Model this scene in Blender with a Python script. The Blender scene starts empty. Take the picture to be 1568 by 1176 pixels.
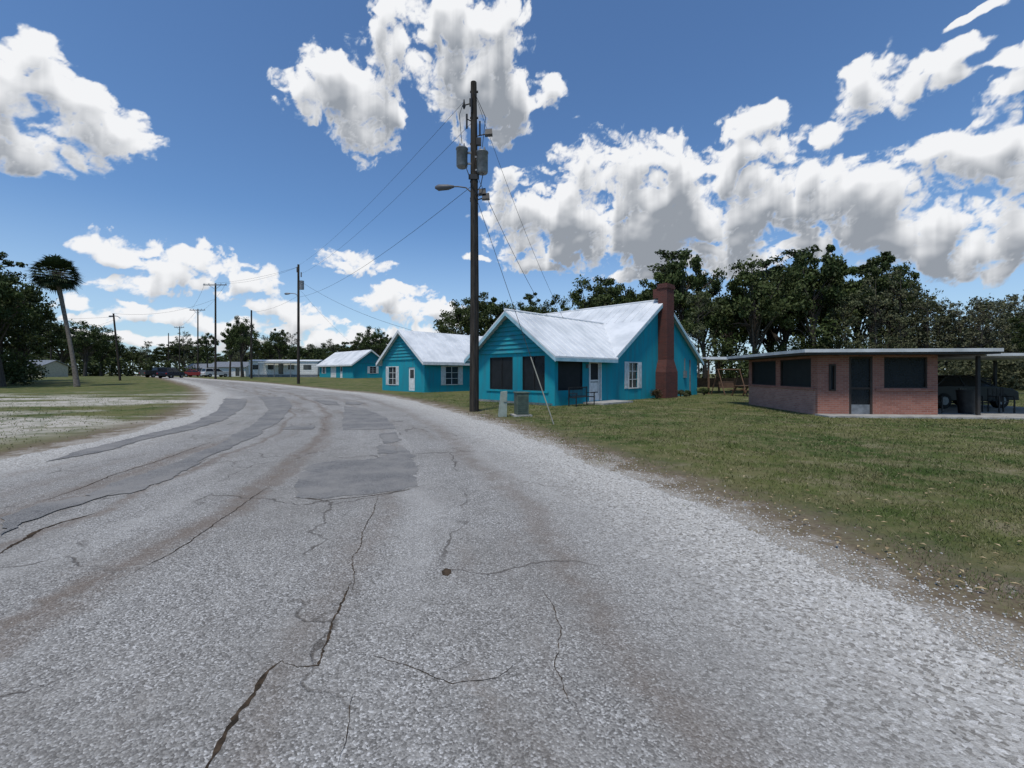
import bpy, math, random
import numpy as np
from mathutils import Vector
rng=np.random.default_rng(7); random.seed(7)
scene=bpy.context.scene
scene.view_settings.view_transform='Standard'; scene.view_settings.look='None'; scene.view_settings.exposure=0
F=680.0; H0=572.0; EYE=1.6
def ter(y):
    t=np.clip((np.asarray(y,float)-40)/45,0,1); return 0.9*t*t*(3-2*t)
def G(u,v):
    lo,hi=0.5,3000.
    for _ in range(60):
        m=(lo+hi)/2
        if (EYE-float(ter(m)))/m*F > v-H0: lo=m
        else: hi=m
    return ((u-784)/F*lo, lo)
# ---------------------------------------------------------------- materials
class NT:
    def __init__(s,tree): s.t=tree; s.n=tree.nodes; s.l=tree.links
    def node(s,typ,**kw):
        n=s.n.new(typ)
        for k,v in kw.items(): setattr(n,k,v)
        return n
    def put(s,sock,val):
        if isinstance(val,bpy.types.NodeSocket): s.l.new(val,sock)
        elif val is not None: sock.default_value=val
    def math(s,op,a,b=None,c=None,clamp=False):
        n=s.node('ShaderNodeMath',operation=op,use_clamp=clamp)
        s.put(n.inputs[0],a); s.put(n.inputs[1],b); s.put(n.inputs[2],c); return n.outputs[0]
    def vm(s,op,a,b=None):
        n=s.node('ShaderNodeVectorMath',operation=op); s.put(n.inputs[0],a); s.put(n.inputs[1],b)
        return n.outputs['Value'] if op in('DOT_PRODUCT','LENGTH') else n.outputs[0]
    def noise(s,vec,scale,detail=4,rough=.55,dist=0):
        n=s.node('ShaderNodeTexNoise'); s.put(n.inputs['Vector'],vec)
        n.inputs['Scale'].default_value=scale; n.inputs['Detail'].default_value=detail
        n.inputs['Roughness'].default_value=rough; n.inputs['Distortion'].default_value=dist
        return n.outputs[0]
    def vor(s,vec,scale,feature='F1',out='Distance'):
        n=s.node('ShaderNodeTexVoronoi',feature=feature); s.put(n.inputs['Vector'],vec); n.inputs['Scale'].default_value=scale
        return n.outputs[out]
    def mr(s,v,a,b,c=0.,d=1.,smooth=True):
        n=s.node('ShaderNodeMapRange'); 
        if smooth: n.interpolation_type='SMOOTHSTEP'
        s.put(n.inputs[0],v); 
        for i,x in enumerate((a,b,c,d)): n.inputs[i+1].default_value=x
        return n.outputs[0]
    def mix(s,f,a,b,blend='MIX'):
        n=s.node('ShaderNodeMix',data_type='RGBA',blend_type=blend)
        s.put(n.inputs[0],f)
        for i,x in ((6,a),(7,b)):
            if isinstance(x,(tuple,list)): x=tuple(x)+((1,) if len(x)==3 else ())
            s.put(n.inputs[i],x)
        return n.outputs[2]
    def attr(s,name):
        n=s.node('ShaderNodeAttribute',attribute_name=name); return n.outputs['Fac']
    def xyz(s,x,y,z):
        n=s.node('ShaderNodeCombineXYZ'); s.put(n.inputs[0],x); s.put(n.inputs[1],y); s.put(n.inputs[2],z); return n.outputs[0]
    def sep(s,v):
        n=s.node('ShaderNodeSeparateXYZ'); s.put(n.inputs[0],v); return n.outputs
def newmat(name,rough=.8,spec=.3,metal=0):
    m=bpy.data.materials.new(name); m.use_nodes=True
    b=m.node_tree.nodes['Principled BSDF']; b.inputs['Roughness'].default_value=rough
    b.inputs['Specular IOR Level'].default_value=spec; b.inputs['Metallic'].default_value=metal
    return m,NT(m.node_tree),b
def bump(nt,b,h,strength,dist=.01):
    n=nt.node('ShaderNodeBump'); n.inputs['Strength'].default_value=strength; n.inputs['Distance'].default_value=dist
    nt.put(n.inputs['Height'],h); nt.l.new(n.outputs[0],b.inputs['Normal'])
def simple(name,c1,c2=None,scale=3,rough=.75,spec=.3,metal=0,bscale=40,bstr=.2,streak=False,alpha=None):
    m,nt,b=newmat(name,rough,spec,metal)
    tc=nt.node('ShaderNodeTexCoord').outputs['Object']
    v=tc
    if streak: v=nt.vm('MULTIPLY',tc,(3.,3.,.35))
    if c2 is None: c2=tuple(x*.75 for x in c1)
    f=nt.mr(nt.noise(v,scale,5,.6),.35,.7)
    nt.put(b.inputs['Base Color'],nt.mix(f,c1,c2))
    if bstr: bump(nt,b,nt.noise(tc,bscale,3),bstr)
    if alpha is not None: b.inputs['Alpha'].default_value=alpha
    return m
def brickmat(name,c1,c2,mort,scale=1.0):
    m,nt,b=newmat(name,.9,.2)
    tc=nt.node('ShaderNodeTexCoord').outputs['Object']; x,y,z=nt.sep(tc)
    v=nt.xyz(nt.math('ADD',x,y),z,0.)
    n=nt.node('ShaderNodeTexBrick'); nt.put(n.inputs['Vector'],v)
    n.inputs['Scale'].default_value=1/scale
    n.inputs['Color1'].default_value=(*c1,1); n.inputs['Color2'].default_value=(*c2,1); n.inputs['Mortar'].default_value=(*mort,1)
    n.inputs['Mortar Size'].default_value=.009; n.inputs['Brick Width'].default_value=.22; n.inputs['Row Height'].default_value=.075
    n.inputs['Bias'].default_value=-.1
    f=nt.mr(nt.noise(tc,1.8,6,.6),.4,.75,0,.5)
    nt.put(b.inputs['Base Color'],nt.mix(f,n.outputs[0],tuple(a*.55+.03 for a in c1)))
    bump(nt,b,n.outputs['Fac'],-.5,.01)
    return m
M={}
M['teal']=simple('teal_stucco',(.010,.285,.355),(.028,.225,.275),1.2,.85,.2,0,60,.5,True)
M['teals']=simple('teal_siding',(.018,.255,.31),(.04,.20,.25),2,.8,.2,0,40,.15)
M['white']=simple('white_paint',(.72,.72,.70),(.55,.55,.52),4,.6)
M['roof']=simple('white_metal_roof',(.70,.71,.71),(.52,.54,.55),.7,.5,.4,.0,20,.08)
M['screen']=simple('dark_insect_screen',(.010,.012,.013),(.016,.018,.02),3,.6,.3,0,200,.1,alpha=.9)
M['glass']=simple('window_glass',(.03,.035,.04),(.05,.055,.06),1,.08,.6,0,3,.02)
M['cglass']=simple('tinted_car_glass',(.01,.011,.012),None,1,.2,.4,0,3,0)
M['concrete']=simple('concrete',(.38,.37,.34),(.25,.24,.22),3,.9,.2,0,50,.3)
M['brickr']=brickmat('red_chimney_brick',(.115,.032,.024),(.065,.022,.018),(.11,.07,.06))
M['brickp']=brickmat('pink_brick',(.34,.145,.105),(.24,.09,.066),(.29,.20,.165))
M['stone']=brickmat('weathered_brick',(.44,.235,.185),(.33,.15,.115),(.36,.28,.24))
M['wood']=simple('pole_wood',(.058,.050,.042),(.024,.021,.018),4,.95,.1,0,30,.6,True)
M['metal']=simple('grey_metal',(.24,.25,.26),(.14,.15,.16),5,.5,.4,.3)
M['black']=simple('black_metal',(.015,.015,.016),(.03,.03,.03),5,.5)
M['wire']=simple('cable',(.02,.02,.02),None,5,.6,bstr=0)
M['guard']=simple('guy_guard',(.22,.22,.18),None,5,.6)
M['bgreen']=simple('utility_green',(.10,.13,.10),(.07,.09,.07),5,.6)
M['tbrown']=simple('wood_brown',(.16,.09,.05),(.09,.05,.03),5,.8)
M['tire']=simple('tire_rubber',(.015,.015,.015),None,5,.8)
M['bark']=simple('tree_bark',(.10,.085,.07),(.04,.034,.028),6,.95,.1,0,14,.8,True)
M['palmbark']=simple('palm_bark',(.19,.165,.14),(.10,.085,.07),6,.95,.1,0,10,.8)
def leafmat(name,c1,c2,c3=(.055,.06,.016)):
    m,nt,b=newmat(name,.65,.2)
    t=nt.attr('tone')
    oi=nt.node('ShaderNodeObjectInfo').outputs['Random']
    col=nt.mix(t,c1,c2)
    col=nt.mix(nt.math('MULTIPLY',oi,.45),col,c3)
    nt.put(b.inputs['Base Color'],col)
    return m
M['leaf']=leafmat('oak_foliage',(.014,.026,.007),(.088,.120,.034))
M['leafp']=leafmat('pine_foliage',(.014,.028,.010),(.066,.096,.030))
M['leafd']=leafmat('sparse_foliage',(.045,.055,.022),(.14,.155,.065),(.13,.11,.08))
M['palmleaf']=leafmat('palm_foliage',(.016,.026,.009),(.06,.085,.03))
# ---------------------------------------------------------------- mesh builder
class MB:
    def __init__(s): s.v=[];s.f=[];s.m=[];s.sm=[];s.tone=None
    def add(s,vs,fs,mat=0,smooth=False):
        b=len(s.v); s.v.extend([tuple(p) for p in vs])
        for f in fs: s.f.append(tuple(i+b for i in f)); s.m.append(mat); s.sm.append(smooth)
    def hexa(s,p,mat=0):
        s.add(p,[(3,2,1,0),(4,5,6,7),(0,1,5,4),(1,2,6,5),(2,3,7,6),(3,0,4,7)],mat)
    def box(s,x0,x1,y0,y1,z0,z1,mat=0):
        s.hexa([(x0,y0,z0),(x1,y0,z0),(x1,y1,z0),(x0,y1,z0),(x0,y0,z1),(x1,y0,z1),(x1,y1,z1),(x0,y1,z1)],mat)
    def fbox(s,fr,s0,s1,z0,z1,t0,t1,mat=0):
        o,a,n=fr
        P=lambda q,t,z:(o[0]+a[0]*q+n[0]*t,o[1]+a[1]*q+n[1]*t,z)
        s.hexa([P(s0,t0,z0),P(s1,t0,z0),P(s1,t1,z0),P(s0,t1,z0),P(s0,t0,z1),P(s1,t0,z1),P(s1,t1,z1),P(s0,t1,z1)],mat)
    def extr(s,poly,vec,mat=0):
        n=len(poly); q=[tuple(p[i]+vec[i] for i in range(3)) for p in poly]
        s.add(list(poly)+q,[tuple(range(n))[::-1],tuple(range(n,2*n))]+[(i,(i+1)%n,(i+1)%n+n,i+n) for i in range(n)],mat)
    def tube(s,pts,rad,n=8,mat=0,cap=True,smooth=True):
        pts=[Vector(p) for p in pts]
        if not hasattr(rad,'__len__'): rad=[rad]*len(pts)
        vs=[];fs=[]
        for i,p in enumerate(pts):
            d=(pts[min(i+1,len(pts)-1)]-pts[max(i-1,0)]).normalized()
            r=Vector((0,1,0)) if abs(d.y)<.9 else Vector((1,0,0))
            a=d.cross(r).normalized(); b=d.cross(a)
            for k in range(n):
                t=2*math.pi*k/n; vs.append(p+(a*math.cos(t)+b*math.sin(t))*rad[i])
        for i in range(len(pts)-1):
            for k in range(n):
                fs.append((i*n+k,i*n+(k+1)%n,(i+1)*n+(k+1)%n,(i+1)*n+k))
        s.add(vs,fs,mat,smooth)
        if cap:
            s.add(vs[:n],[tuple(range(n))[::-1]],mat); s.add(vs[-n:],[tuple(range(n))],mat)
    def mesh(s,name,mats,recalc=True):
        me=bpy.data.meshes.new(name); me.from_pydata(s.v,[],s.f)
        for m in mats: me.materials.append(m)
        me.polygons.foreach_set('material_index',s.m); me.polygons.foreach_set('use_smooth',s.sm)
        if s.tone is not None:
            a=me.attributes.new('tone','FLOAT','POINT')
            t=np.full(len(s.v),.5,np.float32); 
            for (i0,arr) in s.tone: t[i0:i0+len(arr)]=arr
            a.data.foreach_set('value',t)
        me.update()
        if recalc:
            import bmesh
            bm=bmesh.new(); bm.from_mesh(me); bmesh.ops.recalc_face_normals(bm,faces=bm.faces); bm.to_mesh(me); bm.free()
        return me
    def obj(s,name,mats,parent=None,loc=(0,0,0),rz=0,bevel=0):
        if not isinstance(mats,(list,tuple)): mats=[mats]
        o=bpy.data.objects.new(name,s.mesh(name,mats)); scene.collection.objects.link(o)
        o.location=loc; o.rotation_euler=(0,0,rz); o.parent=parent
        if bevel:
            b=o.modifiers.new('bevel','BEVEL'); b.width=bevel; b.segments=2; b.limit_method='ANGLE'
        return o
def empty(name,loc,rz=0):
    o=bpy.data.objects.new(name,None); scene.collection.objects.link(o); o.location=loc; o.rotation_euler=(0,0,rz); return o
def wall(mb,fr,L,z0,z1,ops,th=.15,mat=0):
    ss=sorted({0,L,*[a for o in ops for a in o[:2]]}); zs=sorted({z0,z1,*[a for o in ops for a in o[2:4]]})
    for i in range(len(ss)-1):
        for j in range(len(zs)-1):
            sc=(ss[i]+ss[i+1])/2; zc=(zs[j]+zs[j+1])/2
            if any(o[0]<sc<o[1] and o[2]<zc<o[3] for o in ops): continue
            mb.fbox(fr,ss[i],ss[i+1],zs[j],zs[j+1],-th,0,mat)
def window(tr,gl,fr,s0,s1,z0,z1,shut=0,nx=2,nz=3):
    w=.06
    tr.fbox(fr,s0-w,s0,z0-w,z1+w,-.1,.03); tr.fbox(fr,s1,s1+w,z0-w,z1+w,-.1,.03)
    tr.fbox(fr,s0,s1,z1,z1+w,-.1,.03); tr.fbox(fr,s0,s1,z0-w,z0,-.1,.05)
    gl.fbox(fr,s0,s1,z0,z1,-.09,-.07)
    for i in range(1,nx): 
        c=s0+(s1-s0)*i/nx; tr.fbox(fr,c-.018,c+.018,z0,z1,-.068,-.03)
    for j in range(1,nz):
        c=z0+(z1-z0)*j/nz; tr.fbox(fr,s0,s1,c-.018,c+.018,-.066,-.034)
    if shut:
        for a,b in ((s0-w-.02-shut,s0-w-.02),(s1+w+.02,s1+w+.02+shut)):
            tr.fbox(fr,a,b,z0-w,z1+w,.003,.025)
            k=z0
            while k<z1-.05: tr.fbox(fr,a+.05,b-.05,k,k+.035,.027,.04); k+=.07
def screenp(tr,sc,fr,s0,s1,z0,z1,nx=1,tm=.035):
    sc.fbox(fr,s0,s1,z0,z1,-.08,-.075)
    tr.fbox(fr,s0,s0+tm,z0,z1,-.1,-.02); tr.fbox(fr,s1-tm,s1,z0,z1,-.1,-.02)
    tr.fbox(fr,s0+tm,s1-tm,z0,z0+tm,-.1,-.02); tr.fbox(fr,s0+tm,s1-tm,z1-tm,z1,-.1,-.02)
    for i in range(1,nx):
        c=s0+(s1-s0)*i/nx; tr.fbox(fr,c-tm/2,c+tm/2,z0+tm,z1-tm,-.1,-.03)
def lerp(a,b,t): return tuple(a[i]+(b[i]-a[i])*t for i in range(3))
def slope(mb,poly,th=.07,ribs=()):
    mb.extr(poly,(0,0,-th))
    for p,q in ribs: mb.tube([(p[0],p[1],p[2]+.012),(q[0],q[1],q[2]+.012)],.022,4,0,False,False)
def siding(mb,fr,c,hw,z0,zp,n=10):
    o,a,nn=fr
    P=lambda q,t,z:(o[0]+a[0]*q+nn[0]*t,o[1]+a[1]*q+nn[1]*t,z)
    for i in range(n):
        za=z0+(zp-z0)*i/n; zb=z0+(zp-z0)*(i+1)/n
        wa=hw*(zp-za)/(zp-z0); wb=max(.01,hw*(zp-zb)/(zp-z0))
        mb.hexa([P(c-wa,-.1,za),P(c+wa,-.1,za),P(c+wa,.085,za),P(c-wa,.085,za),P(c-wb,-.1,zb),P(c+wb,-.1,zb),P(c+wb,.006,zb),P(c-wb,.006,zb)])
# ---------------------------------------------------------------- road tables
Rt=[(1568,1005),(1350,903),(1180,830),(1100,787),(960,733),(870,694),(760,652),(700,633),(640,616),(580,604),(480,594),(400,586),(300,579.5),(235,576),(200,574.5)]
Lt=[(0,706),(100,685),(200,663),(290,636),(316,618),(322,604),(305,592),(265,582),(215,576),(190,574.5)]
R=np.array([(3.9,-8.),(3.1,1.)]+[G(*p) for p in Rt]); L=np.array([(-8.5,-8.),(-9.1,5.)]+[G(*p) for p in Lt])
def smoothx(T):
    ys=np.concatenate([np.linspace(-8,2,30),np.geomspace(2.05,min(R[-1,1],L[-1,1]),260)])
    xs=np.interp(ys,T[:,1],T[:,0])
    for _ in range(6): xs[1:-1]=(xs[:-2]+2*xs[1:-1]+xs[2:])/4
    return ys,xs
YS,XR=smoothx(R); _,XL=smoothx(L)
xr=lambda y:np.interp(y,YS,XR); xl=lambda y:np.interp(y,YS,XL)
YEND=YS[-1]
def pdist(P,A):
    d=np.full(len(P),1e9)
    for i in range(len(A)-1):
        a=A[i];b=A[i+1];ab=b-a
        t=np.clip(((P-a)@ab)/(ab@ab),0,1); q=a+t[:,None]*ab
        d=np.minimum(d,np.hypot(*(P-q).T))
    return d
RE=np.stack([XR,YS],1)[::3]; LE=np.stack([XL,YS],1)[::3]
def axis(parts): return np.unique(np.concatenate(parts).round(4))
gx=axis([-np.geomspace(90,2500,25),np.arange(-90,-24,1.),np.arange(-24,24,.25),np.arange(24,90,1.),np.geomspace(90,2500,25)])
gy=axis([-np.geomspace(10,1500,12),np.arange(-10,1,1.),np.arange(1,34,.25),np.arange(34,110,1.),np.geomspace(110,3000,30)])
X,Y=np.meshgrid(gx,gy); Z=ter(Y)
nx,ny=len(gx),len(gy)
V=np.stack([X.ravel(),Y.ravel(),Z.ravel()],1)
idx=np.arange(nx*ny).reshape(ny,nx)
Q=np.stack([idx[:-1,:-1],idx[:-1,1:],idx[1:,1:],idx[1:,:-1]],-1).reshape(-1,4)
me=bpy.data.meshes.new('ground'); me.from_pydata(V.tolist(),[],Q.tolist())
P2=V[:,:2]; d=np.minimum(pdist(P2,RE),pdist(P2,LE)); inside=(P2[:,0]<xr(P2[:,1]))&(P2[:,0]>xl(P2[:,1]))&(P2[:,1]<YEND)
d=np.where(inside,-d,d)
a=me.attributes.new('d','FLOAT','POINT'); a.data.foreach_set('value',np.clip(d,-8,8).astype(np.float32))
me.polygons.foreach_set('use_smooth',[True]*len(me.polygons))
ground=bpy.data.objects.new('ground',me); scene.collection.objects.link(ground)
def grass_color(nt,pos):
    x,y,z=nt.sep(pos)
    n1=nt.noise(pos,.35,4,.6); n2=nt.noise(pos,1.7,4,.65); n3=nt.noise(pos,14,2,.6)
    g=nt.mix(nt.mr(n1,.40,.60),(.050,.080,.016),(.112,.122,.036))
    g=nt.mix(nt.mr(n2,.40,.64,0,.8),g,(.160,.140,.066))
    g=nt.mix(nt.mr(n3,.5,.8,0,.45),g,(.035,.047,.013))
    return g,(x,y,z,n1,n2,n3)
m,nt,b=newmat('grass_ground',.95,.15)
pos=nt.node('ShaderNodeNewGeometry').outputs['Position']
g,(x,y,z,n1,n2,n3)=grass_color(nt,pos)
dd=nt.attr('d')
soil=nt.mix(nt.mr(nt.noise(pos,30,4,.7),.35,.7),(.24,.21,.17),(.46,.43,.38))
brown=nt.mix(nt.mr(n3,.3,.7),(.12,.09,.06),(.21,.17,.115))
dn=nt.math('ADD',dd,nt.math('MULTIPLY',nt.math('SUBTRACT',n2,.5),2.8))
dn=nt.math('ADD',dn,nt.math('MULTIPLY',nt.math('SUBTRACT',n3,.5),.9))
c=nt.mix(nt.mr(dn,.5,1.7,1,0),g,brown)
c=nt.mix(nt.mr(dn,.05,.65,1,0),c,soil)
sn=nt.noise(nt.vm('MULTIPLY',pos,(.40,1.,1.)),.26,5,.55)
sand=nt.math('MULTIPLY',nt.mr(sn,.46,.56),nt.math('MULTIPLY',nt.mr(x,-10.5,-14,0,1),nt.mr(y,44,28,0,1)))
sand=nt.math('MULTIPLY',sand,nt.mr(n2,.3,.6,.25,1))
c=nt.mix(sand,c,(.47,.43,.37))
bp=nt.math('MULTIPLY',nt.mr(nt.noise(pos,.7,5,.7),.53,.68,0,.7),nt.mr(x,-5,0))
c=nt.mix(bp,c,(.23,.195,.125))
nt.put(b.inputs['Base Color'],c); bump(nt,b,nt.noise(pos,35,3,.7),.9,.03)
me.materials.append(m)
# road
NS=48
ys=np.concatenate([np.linspace(-8,2,30),np.geomspace(2.02,YEND,620)])
def rag(y,seed,amp):
    r=np.zeros_like(y); g2=np.random.default_rng(seed)
    for k in range(26):
        f=.5*1.25**k; r+=np.sin(y*f*2+g2.uniform(0,6.28))*amp/(1+k*.22)
    return r
far=np.clip(ys/12,1,3)
xa=xl(ys)+rag(ys,1,.045)*far; xb=xr(ys)+rag(ys,2,.055)
T=np.linspace(0,1,NS+1)
Xr=xa[:,None]+(xb-xa)[:,None]*T[None]; Yr=np.repeat(ys[:,None],NS+1,1)
zoff=.004+.02*np.clip((Yr-35)/20,0,1)
Vr=np.stack([Xr.ravel(),Yr.ravel(),(ter(Yr)+zoff).ravel()],1)
ir=np.arange(len(ys)*(NS+1)).reshape(len(ys),NS+1)
Qr=np.stack([ir[:-1,:-1],ir[:-1,1:],ir[1:,1:],ir[1:,:-1]],-1).reshape(-1,4)
me=bpy.data.meshes.new('road'); me.from_pydata(Vr.tolist(),[],Qr.tolist())
ed=np.minimum(pdist(Vr[:,:2],RE),pdist(Vr[:,:2],LE))
a=me.attributes.new('edge','FLOAT','POINT'); a.data.foreach_set('value',ed.astype(np.float32))
tt=np.repeat(T[None],len(ys),0); sl=np.concatenate([[0],np.cumsum(np.hypot(np.diff((xa+xb)/2),np.diff(ys)))])
a=me.attributes.new('t','FLOAT','POINT'); a.data.foreach_set('value',tt.ravel().astype(np.float32))
a=me.attributes.new('s','FLOAT','POINT'); a.data.foreach_set('value',np.repeat(sl[:,None],NS+1,1).ravel().astype(np.float32))
road=bpy.data.objects.new('road',me); scene.collection.objects.link(road)
def chip(nt,pos,lo,mid,hi,sc=75):
    vn_=nt.node('ShaderNodeTexVoronoi'); nt.put(vn_.inputs['Vector'],pos); vn_.inputs['Scale'].default_value=sc
    vc=nt.sep(vn_.outputs['Color'])[0]; vd=vn_.outputs['Distance']
    n=nt.noise(pos,190,1,.6)
    f=nt.math('ADD',nt.math('MULTIPLY',vc,.7),nt.math('MULTIPLY',n,.4))
    c=nt.mix(nt.mr(f,.2,.6),lo,mid); c=nt.mix(nt.mr(f,.66,1.0),c,hi)
    return c,nt.math('ADD',nt.math('MULTIPLY',vd,-1.),nt.math('MULTIPLY',vc,.6))
m,nt,b=newmat('chipseal_asphalt',.92,.2)
pos=nt.node('ShaderNodeNewGeometry').outputs['Position']
c,hb=chip(nt,pos,(.125,.118,.108),(.285,.273,.252),(.62,.605,.575),95)
s_=nt.attr('s'); t_=nt.attr('t'); e_=nt.attr('edge')
big=nt.noise(pos,.45,4,.6); med=nt.noise(pos,3,4,.65)
c=nt.mix(nt.mr(big,.38,.64,0,.42),c,(.185,.172,.152))
c=nt.mix(nt.mr(med,.45,.75,0,.35),c,(.37,.355,.325))
trk=nt.noise(nt.xyz(nt.math('MULTIPLY',s_,.09),nt.math('MULTIPLY',t_,11.),0.),1.0,4,.6,.3)
band=None
for t0,wd,st in ((.30,.022,.7),(.375,.014,.8),(.505,.028,.8),(.66,.02,.35),(.82,.028,.5),(.12,.02,.5)):
    q=nt.math('ABSOLUTE',nt.math('SUBTRACT',nt.math('ADD',t_,nt.math('MULTIPLY',nt.math('SUBTRACT',trk,.5),.10)),t0))
    g_=nt.mr(q,0.,wd,st,0.)
    band=g_ if band is None else nt.math('MAXIMUM',band,g_)
bm_=nt.math('MAXIMUM',band,nt.mr(trk,.52,.70,0,.7))
c=nt.mix(nt.math('MULTIPLY',bm_,nt.mr(med,.25,.6,.3,.85)),c,(.150,.112,.083))
trk2=nt.noise(nt.xyz(nt.math('MULTIPLY',s_,.07),nt.math('MULTIPLY',t_,9.),5.),1.0,3,.6,.3)
c=nt.mix(nt.mr(trk2,.54,.74,0,.45),c,(.46,.445,.415))
nn=nt.node('ShaderNodeTexNoise'); nt.put(nn.inputs['Vector'],pos); nn.inputs['Scale'].default_value=1.6; nn.inputs['Detail'].default_value=5
wp=nt.vm('ADD',pos,nt.vm('MULTIPLY',nn.outputs['Color'],(.9,.9,0.)))
cr=nt.vor(wp,.42,'DISTANCE_TO_EDGE')
cm=nt.math('MULTIPLY',nt.mr(cr,.002,.009,1,0),nt.mr(big,.42,.54,0,.65))
c=nt.mix(cm,c,(.055,.045,.036))
en=nt.math('ADD',e_,nt.math('MULTIPLY',nt.math('SUBTRACT',med,.5),1.6))
grav,_=chip(nt,pos,(.20,.185,.16),(.46,.44,.40),(.74,.72,.68),50)
c=nt.mix(nt.mr(en,.3,2.3,.92,0),c,grav)
nt.put(b.inputs['Base Color'],c)
bump(nt,b,nt.math('SUBTRACT',hb,nt.math('MULTIPLY',cm,2.)),.75,.007)
me.materials.append(m)
def sheet(name,poly_px,mat,zo,amp=.03,seed=0):
    g2=np.random.default_rng(seed); P=[np.array(G(*p)) for p in poly_px]; out=[]
    for i in range(len(P)):
        a,b_=P[i],P[(i+1)%len(P)]
        L_=np.hypot(*(b_-a)); n=max(2,min(60,int(L_/.06))); w_=np.zeros(2)
        nr=np.array([-(b_-a)[1],(b_-a)[0]])/(L_+1e-9); wv=0.
        for k in range(n):
            wv=wv*.85+g2.normal(0,amp); e_=min(k,n-k)/n*4
            p=a+(b_-a)*k/n; out.append(p+nr*wv*min(1,e_)+g2.normal(0,amp*.25,2))
    cen=[(float(p[0]),float(p[1]),float(ter(p[1]))+zo+.02*min(1,max(0,(p[1]-35)/20))) for p in out]
    mb=MB(); mb.v=cen; mb.f=[tuple(range(len(cen)))]; mb.m=[0]; mb.sm=[False]
    me=mb.mesh(name,[mat],False)
    import bmesh
    bm=bmesh.new(); bm.from_mesh(me); bmesh.ops.triangulate(bm,faces=bm.faces,ngon_method='EAR_CLIP'); 
    for f in bm.faces:
        if f.normal.z<0: f.normal_flip()
    bm.to_mesh(me); bm.free()
    o=bpy.data.objects.new(name,me); scene.collection.objects.link(o); return o
m,nt,b=newmat('patch_asphalt',.92,.25)
pos=nt.node('ShaderNodeNewGeometry').outputs['Position']
c,hb=chip(nt,pos,(.075,.073,.070),(.165,.162,.156),(.32,.31,.30),110)
c=nt.mix(nt.mr(nt.noise(pos,1.2,5,.7),.36,.66,0,.75),c,(.25,.238,.218))
nt.put(b.inputs['Base Color'],c); bump(nt,b,hb,.5,.005); PM=m
patches=[
 [(458,728),(470,714),(520,705),(575,703),(612,684),(628,692),(641,720),(640,745),(560,758),(500,764),(452,762)],
 [(527,622),(560,626),(592,640),(606,657),(525,659)],
 [(582,664),(606,662),(616,674),(588,680)],
 [(432,658),(445,652),(482,651),(478,658)],
 [(580,682),(606,684),(604,696),(578,695)],
 [(395,607),(435,608),(448,622),(428,646),(385,672),(318,700),(262,735),(200,757),(128,760),(190,735),(262,712),(330,684),(388,650),(412,628)],
 [(345,610),(378,612),(372,626),(340,645),(300,657),(215,675),(150,694),(70,708),(110,694),(190,674),(290,650),(332,630)],
 [(0,795),(60,772),(110,764),(190,752),(120,775),(60,795),(0,822)],
 [(480,612),(515,615),(522,621),(498,620)],
 [(530,615),(556,617),(552,620),(528,619)],
]
for i,p in enumerate(patches): sheet('asphalt_patch',p,PM,.008+.0012*i,.022,seed=i)
CR=simple('crack_fill',(.030,.024,.018),(.085,.060,.040),20,1,.05)
def crack(px,w,seed):
    g2=np.random.default_rng(seed); P=[np.array(G(*p)) for p in px]; pts=[]
    for a,b_ in zip(P[:-1],P[1:]):
        n=max(2,int(np.hypot(*(b_-a))/.025))
        for k in range(n): pts.append(a+(b_-a)*k/n)
    pts=np.array(pts); walk=np.cumsum(g2.normal(0,.005,(len(pts),2)),0); walk-=np.linspace(0,1,len(pts))[:,None]*walk[-1]
    pts=pts+walk; d_=np.gradient(pts,axis=0); n_=np.stack([-d_[:,1],d_[:,0]],1); n_/=np.linalg.norm(n_,axis=1)[:,None]+1e-9
    ww=w*(.35+g2.random(len(pts)))*np.clip(np.sin(np.linspace(.12,3.0,len(pts)))*1.6,.1,1)
    A=pts+n_*ww[:,None]*.5; B=pts-n_*ww[:,None]*.5
    zz=.0055+seed*.0002
    mb=MB(); mb.v=[(x,y,zz) for x,y in A]+[(x,y,zz) for x,y in B]; n=len(pts)
    mb.f=[(i,n+i,n+i+1,i+1) for i in range(n-1)]; mb.m=[0]*(n-1); mb.sm=[False]*(n-1)
    mb.obj('road_crack',[CR])
crack([(300,1200),(345,1125),(385,1070),(412,1030),(437,1008)],.026,1)
crack([(432,1012),(455,1022),(486,1018),(494,992),(520,930),(540,890)],.014,2)
crack([(0,848),(60,812),(150,785)],.045,3)
crack([(540,905),(548,850),(566,800),(580,758)],.009,5)
crack([(60,770),(200,720),(330,675)],.02,6)
crack([(540,1000),(640,1020),(700,1048),(760,1040),(800,1010)],.005,7)
crack([(452,762),(500,768),(560,762),(640,748)],.02,8)
crack([(150,757),(230,745),(320,702)],.02,9)
crack([(520,1176),(535,1110),(540,1060)],.004,10)
crack([(830,905),(860,960),(850,1020),(880,1090)],.006,11)
crack([(180,890),(260,850),(330,800),(420,742)],.010,12)
sheet('road_pothole',[(676,876),(682,871),(690,873),(692,878),(686,883),(678,882)],CR,.0062,.004,seed=9)
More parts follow.
